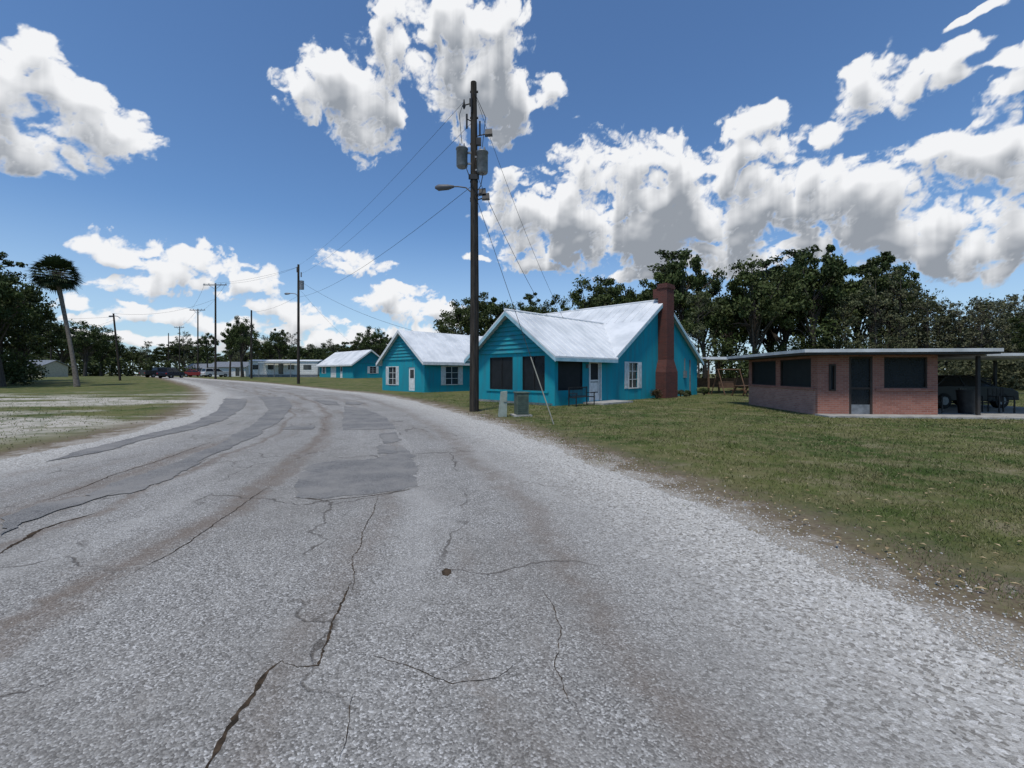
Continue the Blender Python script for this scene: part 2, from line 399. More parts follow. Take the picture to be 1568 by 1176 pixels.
# ---------------------------------------------------------------- grass blades
def blades(n,side,seed,y0,y1):
    g2=np.random.default_rng(seed)
    y=y0*(y1/y0)**g2.random(n); q=g2.uniform(-1.25,1.25,n); x=q*y
    if side>0: dd=(x-xr(y))*.75
    else: dd=(xl(y)-x)*.8
    wob=.5*np.sin(x*2.3+1.1*np.sin(y*1.7))*np.sin(y*1.9+x*.6)+.3*np.sin(x*6.1+y*4.3)*np.sin(y*5.3-x*2)
    p=np.clip((dd-.4+wob)/1.5,0,1); clump=.5+.5*np.sin(x*3.1+1.3*np.sin(y*2.3))*np.sin(y*2.7+1.7*np.sin(x*1.9))
    keep=(g2.random(n)<p*(.2+.7*clump))
    if side<0: keep&=(g2.random(n)<.4)
    x,y=x[keep],y[keep]; n=len(x)
    return x,y,n,g2
vs=[];tn=[]
for (cnt,side,sd,y0,y1) in ((430000,1,11,2.2,34),(90000,-1,12,7.5,34)):
    x,y,n,g2=blades(cnt,side,sd,y0,y1)
    ok=~((x>11.6)&(y>16.2)&(x<24)&(y<24)); l1=(x-5.87)*.7071+(y-25.57)*.7071; l2=-(x-5.87)*.7071+(y-25.57)*.7071
    ok&=~((l1>-5.4)&(l1<11.7)&(l2>0)&(l2<11.3)&((l1>0)|(l2<6)))
    x,y=x[ok],y[ok]; n=len(x)
    h=g2.uniform(.02,.055,n)*np.clip(.8+y*.02,.8,1.3)*np.where(g2.random(n)<.04,1.7,1); w=.0035*np.clip(y/4,.8,4); an=g2.uniform(0,6.28,n)
    lean=g2.normal(0,.6,(n,2))*h[:,None]
    z=ter(y)
    A=np.stack([x-np.cos(an)*w,y-np.sin(an)*w,z],1);B=np.stack([x+np.cos(an)*w,y+np.sin(an)*w,z],1);C=np.stack([x+lean[:,0],y+lean[:,1],z+h],1)
    vs.append(np.stack([A,B,C],1).reshape(-1,3)); tn.append(np.repeat(g2.random(n),3))
vs=np.concatenate(vs); tn=np.concatenate(tn); nt_=len(vs)//3
me=bpy.data.meshes.new('lawn_grass'); me.vertices.add(len(vs)); me.vertices.foreach_set('co',vs.astype(np.float32).ravel())
me.loops.add(len(vs)); me.loops.foreach_set('vertex_index',np.arange(len(vs),dtype=np.int32))
me.polygons.add(nt_); me.polygons.foreach_set('loop_start',np.arange(0,len(vs),3,dtype=np.int32))
a=me.attributes.new('tone','FLOAT','POINT'); a.data.foreach_set('value',tn.astype(np.float32)); me.update(calc_edges=True)
m,nt,b=newmat('grass_blades',.7,.2)
pos=nt.node('ShaderNodeNewGeometry').outputs['Position']
g,_=grass_color(nt,pos); tv=nt.attr('tone')
c=nt.mix(nt.mr(tv,0,1,0,.45),g,(.14,.175,.055)); c=nt.mix(nt.mr(tv,.80,.86,0,.7),c,(.27,.23,.135))
nt.put(b.inputs['Base Color'],c); me.materials.append(m)
lg=bpy.data.objects.new('lawn_grass',me); scene.collection.objects.link(lg)
mb=MB(); g2=np.random.default_rng(5)
for k in range(15000):
    y=2.2*(18/2.2)**g2.random()
    if k<11000: x=float(xr(y))+g2.normal(-.1,.42)
    else: x=float(xl(y)+(xr(y)-xl(y))*g2.random()); 
    r=g2.uniform(.003,.011)*(1+.04*y)*(1 if k<11000 else .7); o=g2.uniform(.6,1.2,6)*r; zz=.004
    mb.add([(x-o[0],y,zz),(x,y-o[1],zz),(x+o[2],y,zz),(x,y+o[3],zz),(x+g2.normal(0,r*.3),y,zz+r*.9)],[(0,1,4),(1,2,4),(2,3,4),(3,0,4)])
mb.obj('gravel',[simple('gravel_stone',(.58,.56,.52),(.28,.26,.23),25,.9)])
mb=MB()
for k in range(480):
    y=3.2*(26/3.2)**g2.random(); x=float(xr(y))+abs(g2.normal(0,1))*y*.6+.3
    if x>11 and y>15: continue
    r=g2.uniform(.018,.038); an=g2.uniform(0,6.28); zz=float(.035+g2.uniform(0,.02)); ca,sa=math.cos(an)*r,math.sin(an)*r
    mb.add([(x-ca,y-sa,zz),(x+sa*.45,y-ca*.45,zz+.01),(x+ca,y+sa,zz+.005),(x-sa*.45,y+ca*.45,zz+.012)],[(0,1,2,3)])
mb.obj('fallen_leaves',[simple('dry_leaf',(.42,.33,.19),(.25,.17,.09),8,.8)])
# ---------------------------------------------------------------- HOUSE 1
C1=(5.87,25.57,0); E=empty('teal_house',C1,math.radians(45))
W,LN,EV,PK=11.6,11.3,2.7,6.45
PX,PW,PPK=-5.33,6.0,4.9
walls=MB(); trim=MB(); gl=MB(); sc=MB(); roof=MB(); sid=MB(); flo=MB(); frame=MB()
fS=((PX,0),(1,0),(0,-1))
o1=[(.25,2.3,.75,2.5),(2.95,3.95,.12,2.28)]
win=(PX*-1+1.65,PX*-1+2.65,.75,2.25)
wall(walls,fS,W-PX,0,EV,o1+[win])
screenp(frame,sc,fS,.25,2.3,.75,2.5)
window(trim,gl,fS,*win,shut=.42)
fr=fS
trim.fbox(fr,2.87,2.95,.12,2.36,-.1,.03); trim.fbox(fr,3.95,4.03,.12,2.36,-.1,.03); trim.fbox(fr,2.95,3.95,2.28,2.36,-.1,.03)
door=MB(); door.fbox(fr,2.95,3.08,.12,2.28,-.09,-.04); door.fbox(fr,3.82,3.95,.12,2.28,-.09,-.04); door.fbox(fr,3.08,3.82,2.16,2.28,-.09,-.04)
door.fbox(fr,3.08,3.82,1.16,1.26,-.09,-.04); door.fbox(fr,3.08,3.82,.12,.55,-.09,-.045)
sc.fbox(fr,3.08,3.82,.55,1.16,-.08,-.07); sc.fbox(fr,3.08,3.82,1.26,2.16,-.08,-.07)
door.fbox(fr,3.1,3.8,.6,1.12,-.066,-.06)
door.obj('door',[M['white']],E)
walls.extr([(0,0,EV),(W,0,EV),(W/2,0,PK-.02)],(0,.15,0)); walls.extr([(0,LN-.15,EV),(W,LN-.15,EV),(W/2,LN-.15,PK-.02)],(0,.15,0))
wall(walls,((W,LN),(-1,0),(0,1)),W,0,EV,[(2,3.2,.9,2.2)]); wall(walls,((W,.15),(0,1),(1,0)),LN-.3,0,EV,[(2,3.2,.9,2.2)])
wall(walls,((0,LN-.15),(0,-1),(-1,0)),LN-.3-.0,0,EV,[(1.6,2.8,.9,2.2)])
window(trim,gl,((0,LN-.15),(0,-1),(-1,0)),1.6,2.8,.9,2.2)
window(trim,gl,((W,.15),(0,1),(1,0)),2,3.2,.9,2.2); window(trim,gl,((W,LN),(-1,0),(0,1)),2,3.2,.9,2.2)
fP=((PX,PW),(0,-1),(-1,0)); 
wall(walls,fP,PW-.15,0,EV,[(1.25,3.08,.72,2.5),(3.8,5.35,.72,2.5)])
screenp(frame,sc,fP,1.25,3.08,.72,2.5,2); screenp(frame,sc,fP,3.8,5.35,.72,2.5,2)
walls.fbox(fP,1.0,5.6,.62,.72,.0,.05)
wall(walls,((0,PW),(-1,0),(0,1)),-PX-.15,0,EV,[(1.,4.5,.72,2.5)]); screenp(frame,sc,((0,PW),(-1,0),(0,1)),1,4.5,.72,2.5,3)
siding(sid,fP,PW/2,PW/2+.1,EV,PPK-.05,9)
flo.box(PX,0,.15,PW-.15,.0,.12); flo.box(PX+2.3,PX+5.2,-1.3,-.02,.0,.09); flo.box(.15,W-.15,.15,LN-.15,.0,.12)
ov=.45; 
zs=lambda x: EV+(PK-EV)*x/(W/2)
ze=zs(-ov)
ribs=[((-ov,y,ze),(W/2,y,PK)) for y in np.arange(6.6,LN+.3,.6)]
ribs+=[((3.4,y,zs(3.4)+.0),(W/2,y,PK)) for y in np.arange(.3,6.6,.6)]
slope(roof,[(-ov,-.35,ze+.06),(-ov,LN+.35,ze+.06),(W/2,LN+.35,PK+.06),(W/2,-.35,PK+.06)],.08,[((a[0],a[1],a[2]+.06),(b[0],b[1],b[2]+.06)) for a,b in ribs])
slope(roof,[(W+ov,-.35,ze+.06),(W+ov,LN+.35,ze+.06),(W/2,LN+.35,PK+.06),(W/2,-.35,PK+.06)],.08,[((W+ov,y,ze+.06),(W/2,y,PK+.06)) for y in np.arange(0,LN+.3,.6)])
roof.tube([(W/2,-.37,PK+.07),(W/2,LN+.37,PK+.07)],.07,6)
ps=(PPK-EV)/(PW/2); xv=(PPK-EV)/((PK-EV)/(W/2)); pe=EV-ps*ov
for sg in (0,1):
    Yy=lambda y: y if sg==0 else PW-y
    x0=PX-.5; u=.075
    rb=[]
    for xx in np.arange(x0+.3,xv,.55):
        yb=-ov if xx<-.3 else max(0,(xx)/xv)*PW/2
        zb=EV+ps*yb
        rb.append(((xx,Yy(yb),zb+u),(xx,Yy(PW/2),PPK+u)))
    slope(roof,[(x0,Yy(-ov),pe+u),(-ov*.6,Yy(-ov),pe+u),(xv+.12,Yy(PW/2),PPK+u),(x0,Yy(PW/2),PPK+u)],.08,rb)
roof.tube([(PX-.52,PW/2,PPK+.09),(xv,PW/2,PPK+.09)],.07,6)
fas=MB()
for sg in (0,1):
    Yy=lambda y: y if sg==0 else PW-y
    a_=(PX-.5,Yy(-ov),pe-.01); b_=(PX-.5,Yy(PW/2),PPK-.01)
    fas.extr([a_,b_,(b_[0],b_[1],b_[2]-.2),(a_[0],a_[1],a_[2]-.2)],(.03,0,0))
    fas.box(PX-.46,-.3,Yy(-ov)-.015,Yy(-ov)+.015,pe-.17,pe-.012)
for yy in (-.35,LN+.32):
    for s2 in (-1,1):
        a_=(W/2-s2*(W/2+ov),yy,ze-.03); b_=(W/2,yy,PK-.03)
        fas.extr([a_,b_,(b_[0],b_[1],b_[2]-.18),(a_[0],a_[1],a_[2]-.18)],(0,.03,0))
fas.obj('fascia_boards',[simple('pale_blue_trim',(.35,.52,.58),(.22,.4,.46),3,.6)],E)
walls.obj('walls',[M['teal']],E); trim.obj('window_trim',[M['white']],E); gl.obj('window_glass',[M['glass']],E); sc.obj('porch_screens',[M['screen']],E)
roof.obj('metal_roof',[M['roof']],E); sid.obj('gable_siding',[M['teals']],E); flo.obj('floor_slab',[M['concrete']],E); frame.obj('screen_frames',[M['black']],E)
# meter box, conduit and porch lamp
mt=MB(); mt.fbox(fS,-PX+9.2,-PX+9.5,1.3,1.8,.003,.14); mt.fbox(fS,-PX+9.32,-PX+9.38,1.8,2.7,.003,.06); mt.fbox(fS,2.6,2.72,1.9,2.1,.003,.12); mt.fbox(fS,-PX+10.2,-PX+10.3,.1,2.6,.003,.08)
mt.obj('meter_and_lamp',[M['metal']],E)
ch=MB(); cx=5.85
ch.box(cx-.52,cx+.52,-.62,-.002,2.5,7.2); ch.box(cx-.58,cx+.58,-.68,.05,7.2,7.35); ch.box(cx-.54,cx+.54,-.64,.02,7.35,7.5)
ch.box(cx-.52,cx+.52,.0,.35,6.6,7.2)
ch.box(cx-.85,cx+.85,-.72,-.002,0,1.7)
ch.hexa([(cx-.85,-.72,1.7),(cx+.85,-.72,1.7),(cx+.85,-.002,1.7),(cx-.85,-.002,1.7),(cx-.52,-.62,2.5),(cx+.52,-.62,2.5),(cx+.52,-.002,2.5),(cx-.52,-.002,2.5)])
ch.obj('chimney',[M['brickr']],E)
def rotp(C,rz,x,y): return (C[0]+x*math.cos(rz)-y*math.sin(rz), C[1]+x*math.sin(rz)+y*math.cos(rz))
be=MB(); 
for xx in (0,1.5):
    be.box(xx-.02,xx+.02,-.25,-.21,0,.62); be.box(xx-.02,xx+.02,.2,.24,0,.95); be.box(xx-.02,xx+.02,-.25,.24,.4,.43); be.box(xx-.03,xx+.03,-.27,.22,.62,.65)
for k in range(5): be.box(0,1.5,-.24+k*.1,-.17+k*.1,.435,.455)
for k in range(14): be.box(.05+k*.107,.07+k*.107,.2,.22,.5,.88)
be.box(0,1.5,.19,.23,.88,.93); be.box(0,1.5,.19,.23,.47,.5)
p=rotp(C1,math.radians(45),-4.9,-.75); be.obj('garden_bench',[M['black']],None,(p[0],p[1],0),math.radians(45))
# ---------------------------------------------------------------- gable house helper (2 and 3)
def gable_house(name,loc,rz,gw,ln,ev,pk,ridge_axis,opsA,opsB,doorA=(),shut=.3,extra=None):
    E=empty(name,loc,rz); w=MB();t=MB();g=MB();r=MB();s=MB();f=MB();dr=MB()
    if ridge_axis=='x': xl_,yl_=ln,gw
    else: xl_,yl_=gw,ln
    fA=((0,yl_),(0,-1),(-1,0)); fB=((0,0),(1,0),(0,-1))
    wall(w,fA,yl_-.15,0,ev,list(opsA)+list(doorA)); wall(w,fB,xl_,0,ev,opsB)
    wall(w,((xl_,.15),(0,1),(1,0)),yl_-.15,0,ev,[]); wall(w,((xl_-.15,yl_),(-1,0),(0,1)),xl_-.3,0,ev,[])
    for o in opsA: window(t,g,fA,*o,shut=shut)
    for o in opsB: window(t,g,fB,*o,shut=shut)
    for o in doorA:
        dr.fbox(fA,o[0],o[1],o[2],o[3],-.1,-.05); 
        if o[1]-o[0]<1.3: g.fbox(fA,o[0]+.2,o[1]-.2,1.2,1.95,-.048,-.04); dr.fbox(fA,o[0]+.2,o[1]-.2,.3,1.0,-.048,-.035)
        else:
            for k in range(4): dr.fbox(fA,o[0]+.08,o[1]-.08,o[2]+.1+k*(o[3]-o[2])/4,o[2]-.05+(k+1)*(o[3]-o[2])/4,-.048,-.03)
    ov=.45; sl=(pk-ev)/(gw/2); u=.07
    for sg in (-1,1):
        e=gw/2-sg*(gw/2+ov); ez=ev-sl*ov+u
        if ridge_axis=='x':
            slope(r,[(-ov,e,ez),(xl_+ov,e,ez),(xl_+ov,gw/2,pk+u),(-ov,gw/2,pk+u)],.08,[((x,e,ez),(x,gw/2,pk+u)) for x in np.arange(0,xl_+.3,.6)])
            f.extr([(-ov,e,ez-.09),(-ov,gw/2,pk+u-.09),(-ov,gw/2,pk+u-.29),(-ov,e,ez-.29)],(.03,0,0))
            f.box(-ov+.03,xl_+ov,e-.015,e+.015,ez-.26,ez-.085)
        else:
            slope(r,[(e,-ov,ez),(e,yl_+ov,ez),(gw/2,yl_+ov,pk+u),(gw/2,-ov,pk+u)],.08,[((e,y,ez),(gw/2,y,pk+u)) for y in np.arange(0,yl_+.3,.6)])
            f.extr([(e,-ov,ez-.09),(gw/2,-ov,pk+u-.09),(gw/2,-ov,pk+u-.29),(e,-ov,ez-.29)],(0,.03,0))
            f.box(e-.015,e+.015,-ov+.03,yl_+ov,ez-.26,ez-.085)
    if ridge_axis=='x':
        siding(s,((0,yl_),(0,-1),(-1,0)),gw/2,gw/2,ev,pk-.03,9); w.extr([(xl_,0,ev),(xl_,gw,ev),(xl_,gw/2,pk-.03)],(-.15,0,0))
    else:
        siding(s,fB,gw/2,gw/2,ev,pk-.03,9); w.extr([(0,yl_,ev),(gw,yl_,ev),(gw/2,yl_,pk-.03)],(0,-.15,0))
    w.obj('walls',[M['teal']],E); t.obj('window_trim',[M['white']],E); g.obj('window_glass',[M['glass']],E)
    r.obj('metal_roof',[M['roof']],E); s.obj('gable_siding',[M['teals']],E); f.obj('fascia_boards',[M['white']],E)
    if dr.v: dr.obj('doors',[M['white']],E)
    return E
gable_house('teal_house',(-7.39,37.5,0),math.radians(45),7.1,11,2.85,5.45,'x',
   [(1.2,2.5,.6,2.2)],[(2.2,3.6,.65,2.2)],doorA=[(4.6,5.6,.1,2.15)],shut=.42)
z3=float(ter(75))
gable_house('teal_house',(-26.9,75,z3),math.radians(45),6.4,14,2.6,4.9,'y',[(1.5,2.6,.9,2.)],[(3.1,4.3,.9,2.0)],doorA=[(5.,7.4,.05,2.15),(9.,10.,.05,2.1)],shut=.35)
E=empty('mobile_home',(-51,86,float(ter(86))),math.radians(4))
mb=MB(); mb.box(0,13,0,4,.5,3.1); 
for k in range(6): mb.box(-.01,13.01,-.02,-.004,.7+k*.4,.72+k*.4)
mb.obj('walls',[M['white']],E); mb=MB(); mb.extr([(-.2,-.2,3.1),(-.2,4.2,3.1),(-.2,2,3.45)],(13.4,0,0)); mb.box(3,9,-2.6,-.2,2.75,2.83); mb.obj('roof',[M['roof']],E)
mb=MB(); 
for a_,b_ in ((.8,1.8),(3.6,4.8),(7.4,8.6),(10.3,11.8)): mb.box(a_,b_,-.05,-.021,1.5,2.4)
mb.box(5.6,6.5,-.05,-.021,.6,2.6); mb.obj('windows',[M['glass']],E)
mb=MB(); mb.box(0,13,.05,.1,0,.5); 
for a_ in (3.1,5.9,8.9): mb.box(a_-.05,a_+.05,-2.55,-2.45,0,2.75)
mb.obj('skirting',[M['metal']],E)
def cottage(name,loc,rz,w,d,h,matw):
    E=empty(name,loc,rz); mb=MB(); wall(mb,((0,0),(1,0),(0,-1)),w,0,h,[(1,2,.9,2),(w-2.4,w-1.4,.1,2.1)]); mb.box(0,.15,0.002,d,0,h); mb.box(w-.15,w,.002,d,0,h); mb.box(.15,w-.15,d-.15,d,0,h)
    mb.extr([(0,0,h),(0,d,h),(0,d/2,h+1.1)],(w,0,0)); mb.obj('walls',[matw],E)
    t=MB();g=MB(); window(t,g,((0,0),(1,0),(0,-1)),1,2,.9,2); t.obj('window_trim',[M['white']],E); g.fbox(((0,0),(1,0),(0,-1)),w-2.4,w-1.4,.1,2.1,-.1,-.06); g.obj('window_glass',[M['glass']],E)
    r=MB(); slope(r,[(-.3,-.4,h-.05),(w+.3,-.4,h-.05),(w+.3,d/2,h+1.25),(-.3,d/2,h+1.25)],.1); slope(r,[(-.3,d+.4,h-.05),(w+.3,d+.4,h-.05),(w+.3,d/2,h+1.25),(-.3,d/2,h+1.25)],.1)
    r.obj('roof',[M['metal']],E)
tan=simple('cream_siding',(.5,.46,.34),None,3,.8)
cottage('cottage',(-103,90,float(ter(90))),math.radians(5),7,6,2.3,tan)
cottage('cottage',(-72,105,.9),0,9,6,2.3,M['white'])
cottage('cottage',(-92,125,.9),0,8,6,2.3,M['metal'])
# ---------------------------------------------------------------- brick house (right)
K=(11.7,17.0,0); E=empty('brick_house',K,math.radians(-6))
w=MB();lo=MB();t=MB();s=MB();g=MB();fl=MB()
fL=((0,6.2),(0,-1),(-1,0)); fF=((0,0),(1,0),(0,-1))
wall(lo,fL,6.2-.15,0,1.0,[]); wall(w,fL,6.05,1.0,2.3,[(.35,2.9,1.05,2.2),(3.3,5.75,1.05,2.2)])
screenp(t,s,fL,.35,2.9,1.05,2.2,1,.04); screenp(t,s,fL,3.3,5.75,1.05,2.2,1,.04)
wall(w,fF,4.2,0,2.3,[(.42,.62,.95,1.95),(1.12,1.95,.05,2.25),(2.35,3.85,1.05,2.22)])
window(t,g,fF,.46,.58,1.0,1.9,0,1,1)
screenp(t,s,fF,2.35,3.85,1.05,2.22,1,.04)
w.fbox(fF,2.05,4.1,.95,1.04,.002,.05); w.fbox(fL,.1,6.,.96,1.04,.002,.05)
t.fbox(fF,1.12,1.2,.05,2.25,-.1,.0); t.fbox(fF,1.87,1.95,.05,2.25,-.1,0); t.fbox(fF,1.2,1.87,2.17,2.25,-.1,0); t.fbox(fF,1.2,1.87,1.0,1.08,-.08,-.02)
s.fbox(fF,1.2,1.87,1.08,2.17,-.06,-.05); g2m=MB(); g2m.fbox(fF,1.2,1.87,.05,.42,-.07,-.03); s.fbox(fF,1.2,1.87,.42,1.0,-.06,-.05)
g2m.obj('door_kick_panel',[M['metal']],E)
wall(w,((4.2,.15),(0,1),(1,0)),6.05,0,2.3,[]); wall(w,((4.05,6.2),(-1,0),(0,1)),3.9,0,2.3,[])
fl.box(-.1,11.5,-.9,-.003,0,.06); fl.box(.15,4.05,.15,6.05,0,.05); fl.box(4.22,11.5,.0,6.3,0,.055)
w.obj('walls',[M['brickp']],E); lo.obj('lower_wall',[M['stone']],E); t.obj('frames',[simple('dark_brown_frame',(.05,.035,.028),None,4,.7)],E); s.obj('porch_screens',[M['screen']],E); g.obj('window_glass',[M['glass']],E); fl.obj('patio_slab',[M['concrete']],E)
r=MB(); r.box(-.85,5.75,-.75,6.9,2.38,2.5); r.box(5.76,12.,-.1,6.6,2.25,2.35); r.obj('flat_roof',[simple('roof_pale',(.55,.56,.56),(.4,.41,.41),2,.6)],E)
r=MB(); r.box(-.8,5.7,-.70,6.85,2.302,2.379,0); 
for xx in (5.6,8.6,11.6):
    for yy in (0.05,6.2): r.box(xx-.05,xx+.05,yy-.05,yy+.05,.06,2.25)
for k in range(12): r.box(4.3,11.5,6.28,6.31,.1+k*.11,.19+k*.11)
r.obj('roof_beams_posts',[simple('dark_soffit',(.05,.046,.042),None,3,.8)],E)
E=empty('carport',(14.9,34,0),math.radians(3)); mb=MB(); mb.box(0,8,0,6,2.75,2.87); mb.box(-.05,8.05,-.06,-.003,2.68,2.88); mb.obj('roof',[M['roof']],E)
mb=MB()
for xx in (.3,4,7.7):
    for yy in (.3,5.7): mb.box(xx-.06,xx+.06,yy-.06,yy+.06,0,2.75)
mb.box(0.3,7.7,5.65,5.75,0.4,1.2); mb.obj('posts',[M['tbrown']],E)
def picnic(loc,rz):
    mb=MB()
    for k in range(5): mb.box(-.9,.9,-.37+k*.15,-.24+k*.15,.72,.76)
    for sg in (-1,1):
        for k in range(2): mb.box(-.9,.9,sg*.68-.13+k*.14,sg*.68-.01+k*.14,.42,.46)
        for xx in (-.65,.65): mb.hexa([(xx-.04,sg*.62-.05,0),(xx+.04,sg*.62-.05,0),(xx+.04,sg*.62+.05,0),(xx-.04,sg*.62+.05,0),(xx-.04,sg*.2-.05,.72),(xx+.04,sg*.2-.05,.72),(xx+.04,sg*.2+.05,.72),(xx-.04,sg*.2+.05,.72)])
    for xx in (-.6,.6): mb.box(xx-.03,xx+.03,-.75,.75,.37,.42)
    mb.obj('picnic_table',[M['tbrown']],None,loc,rz)
picnic((16.6,31.6,0),.5)
mb=MB()
for xx in (0,2):
    mb.tube([(xx,-.7,0),(xx,0,1.9)],.04,6); mb.tube([(xx,.7,0),(xx,0,1.9)],.04,6)
mb.tube([(-.1,0,1.9),(2.1,0,1.9)],.045,6)
for k in range(4): mb.box(.3,1.7,-.2+k*.11,-.11+k*.11,.5,.53)
for k in range(4): mb.box(.3,1.7,.22+k*.02,.24+k*.02,.56+k*.12,.65+k*.12)
for xx in (.35,1.65): mb.tube([(xx,.2,.55),(xx,0,1.9)],.01,4)
mb.obj('swing_seat',[M['tbrown']],None,(15.4,33.2,0),.3)
# ---------------------------------------------------------------- cars
def car(name,loc,rz,col,kind='sedan',rough=.25):
    E=empty(name,loc,rz)
    pm=simple('car_paint',col,tuple(c*.9 for c in col),3,rough,.4,0,3,0)
    b=MB(); g=MB(); W_=.88
    if kind=='sedan': body=[(-2.25,.35),(-2.3,.75),(-2.15,.95),(-1.3,1.0),(1.0,.98),(2.0,.86),(2.28,.7),(2.3,.35)]; cab=[(-1.75,.98),(-1.1,1.4),(.25,1.42),(1.1,.97)]
    elif kind=='suv': body=[(-2.25,.4),(-2.3,.8),(-2.25,1.08),(1.1,1.08),(2.1,1.0),(2.3,.8),(2.3,.4)]; cab=[(-2.2,1.07),(-2.0,1.7),(.2,1.72),(1.1,1.07)]
    else: body=[(-2.7,.5),(-2.7,1.1),(-.6,1.1),(1.3,1.12),(2.4,1.05),(2.6,.85),(2.6,.5)]; cab=[(-.75,1.1),(-.6,1.75),(.55,1.77),(1.3,1.1)]
    b.extr([(x,-W_,z) for x,z in body],(0,2*W_,0))
    if kind=='pickup': b.box(-2.68,-.8,-.86,-.8,1.1,1.3); b.box(-2.68,-.8,.8,.86,1.1,1.3); b.box(-2.7,-2.62,-.86,.86,1.1,1.3)
    (x0,z0),(x1,z1),(x2,z2),(x3,z3_)=cab
    wi,wo=.66,.82
    g.hexa([(x0,-wo,z0),(x3,-wo,z3_),(x3,wo,z3_),(x0,wo,z0),(x1,-wi,z1),(x2,-wi,z2),(x2,wi,z2),(x1,wi,z1)])
    b.hexa([(x1-.05,-wi-.02,z1+.002),(x2+.05,-wi-.02,z2+.002),(x2+.05,wi+.02,z2+.002),(x1-.05,wi+.02,z1+.002),(x1+.05,-wi+.05,z1+.06),(x2-.05,-wi+.05,z2+.06),(x2-.05,wi-.05,z2+.06),(x1+.05,wi-.05,z1+.06)])
    for sg in (-1,1):
        for (a0,b0) in (((x0,z0),(x1,z1)),((x3,z3_),(x2,z2)),(((x0+x3)/2,z0),((x1+x2)/2,z1))):
            b.tube([(a0[0],sg*(wo+.005),a0[1]),(b0[0],sg*(wi+.005),b0[1])],.04,5)
    b.obj('body',[pm],E,bevel=.04); g.obj('windows',[M['cglass']],E)
    wh=MB(); hub=MB()
    for xx in (-1.4,1.42):
        for sg in (-1,1):
            wh.tube([(xx,sg*.66,.34),(xx,sg*.9,.34)],.34,18); hub.tube([(xx,sg*.89,.34),(xx,sg*.91,.34)],.19,10)
    wh.obj('wheels',[M['tire']],E); hub.obj('hubcaps',[M['metal']],E)
    l=MB(); xe=body[-1][0]; xs=body[0][0]
    for sg in (-1,1): l.box(xe-.1,xe+.012,sg*.65-.15,sg*.65+.15,.62,.76); 
    l.obj('headlights',[M['metal']],E); l=MB()
    for sg in (-1,1): l.box(xs-.06,xs+.1,sg*.7-.1,sg*.7+.1,.72,.9)
    l.obj('taillights',[simple('red_lamp',(.3,.02,.02),None,3,.3)],E)
def atg(u,Yv): return ((u-784)/F*Yv,Yv,float(ter(Yv)))
car('pickup_truck',atg(243,82),math.radians(70),(.018,.02,.022),'pickup')
car('parked_car',atg(262,76),math.radians(95),(.018,.022,.04),'suv')
car('parked_car',atg(300,92),math.radians(10),(.20,.02,.02),'sedan')
car('parked_car',atg(330,88),math.radians(60),(.6,.6,.6),'suv')
car('parked_car',(20.4,20.6,.055),math.radians(5),(.006,.0065,.007),'sedan',.5)
mb=MB()
mb.tube([(0,0,.06),(0,0,.9)],[.24,.29],14); mb.tube([(0,0,.9),(0,0,.96)],[.31,.31],14); mb.obj('trash_can',[M['black']],None,(17.6,17.2,0))
def chair(loc,rz):
    c_=MB()
    for sx in (-.25,.25):
        for sy in (-.25,.25): c_.box(sx-.02,sx+.02,sy-.02,sy+.02,0,.42 if sy<0 else .95)
        c_.box(sx-.03,sx+.03,-.27,.25,.62,.65); c_.box(sx-.02,sx+.02,-.27,-.23,.42,.62)
    for k in range(5): c_.box(-.25,.25,-.25+k*.1,-.17+k*.1,.42,.44)
    for k in range(4): c_.box(-.23+k*.13,-.15+k*.13,.24,.26,.44,.95)
    c_.obj('patio_chair',[M['black']],None,loc,rz)
chair((16.6,17.6,.055),-.4); chair((18.6,18.0,.055),.4); chair((19.5,17.7,.055),-.2)
# ---------------------------------------------------------------- utility poles
def cobra(mb,z,dx,r=.035):
    sg=1 if dx>0 else -1
    mb.tube([(0,0,z-.35),(dx*.4,0,z-.05),(dx*.8,0,z),(dx,0,z)],r,6); mb.tube([(dx,0,z-.0),(dx+sg*.25,0,z-.03),(dx+sg*.65,0,z-.05),(dx+sg*.8,0,z-.04)],[.05,.12,.14,.05],8)
PB=G(726,630); E=empty('utility_pole',(PB[0],PB[1],0)); PH=13.9
mb=MB(); mb.tube([(0,0,-.1),(.02,0,5),(.0,0,10),(-.02,0,PH)],[.20,.18,.155,.125],14); mb.obj('pole',[M['wood']],E)
mb=MB()
for (dx,dy,z0,z1) in ((-.50,-.12,10.25,11.05),(.36,-.22,9.95,10.85)):
    mb.tube([(dx,dy,z0),(dx,dy,z0+.05),(dx,dy,z1-.06),(dx,dy,z1-.05),(dx,dy,z1),(dx,dy,z1+.05)],[.2,.235,.235,.26,.25,.06],16)
    mb.box(min(dx,0),max(dx,0),dy*.5-.03,dy*.5+.03,z0+.15,z0+.22); mb.box(min(dx,0),max(dx,0),dy*.5-.03,dy*.5+.03,z1-.2,z1-.12)
    for k in (-.09,.09): mb.tube([(dx+k,dy,z1),(dx+k,dy,z1+.1),(dx+k,dy,z1+.22)],[.04,.05,.02],8)
mb.obj('transformers',[M['metal']],E)
mb=MB(); cobra(mb,9.5,-.85,.03)
mb.obj('street_light_arm',[simple('dark_galvanised',(.12,.12,.13),None,4,.5)],E)
mb=MB()
for (x,z,sx) in ((.62,11.75,1),(.35,9.25,1),(.5,9.05,1)):
    mb.tube([(0,0,z-.15),(x-.08,-.05,z-.05)],.025,6); mb.hexa([(x-.16,-.2,z-.15),(x+.16,-.2,z-.12),(x+.16,.08,z-.1),(x-.16,.08,z-.12),(x-.14,-.14,z+.1),(x+.14,-.14,z+.13),(x+.14,.04,z+.13),(x-.14,.04,z+.1)])
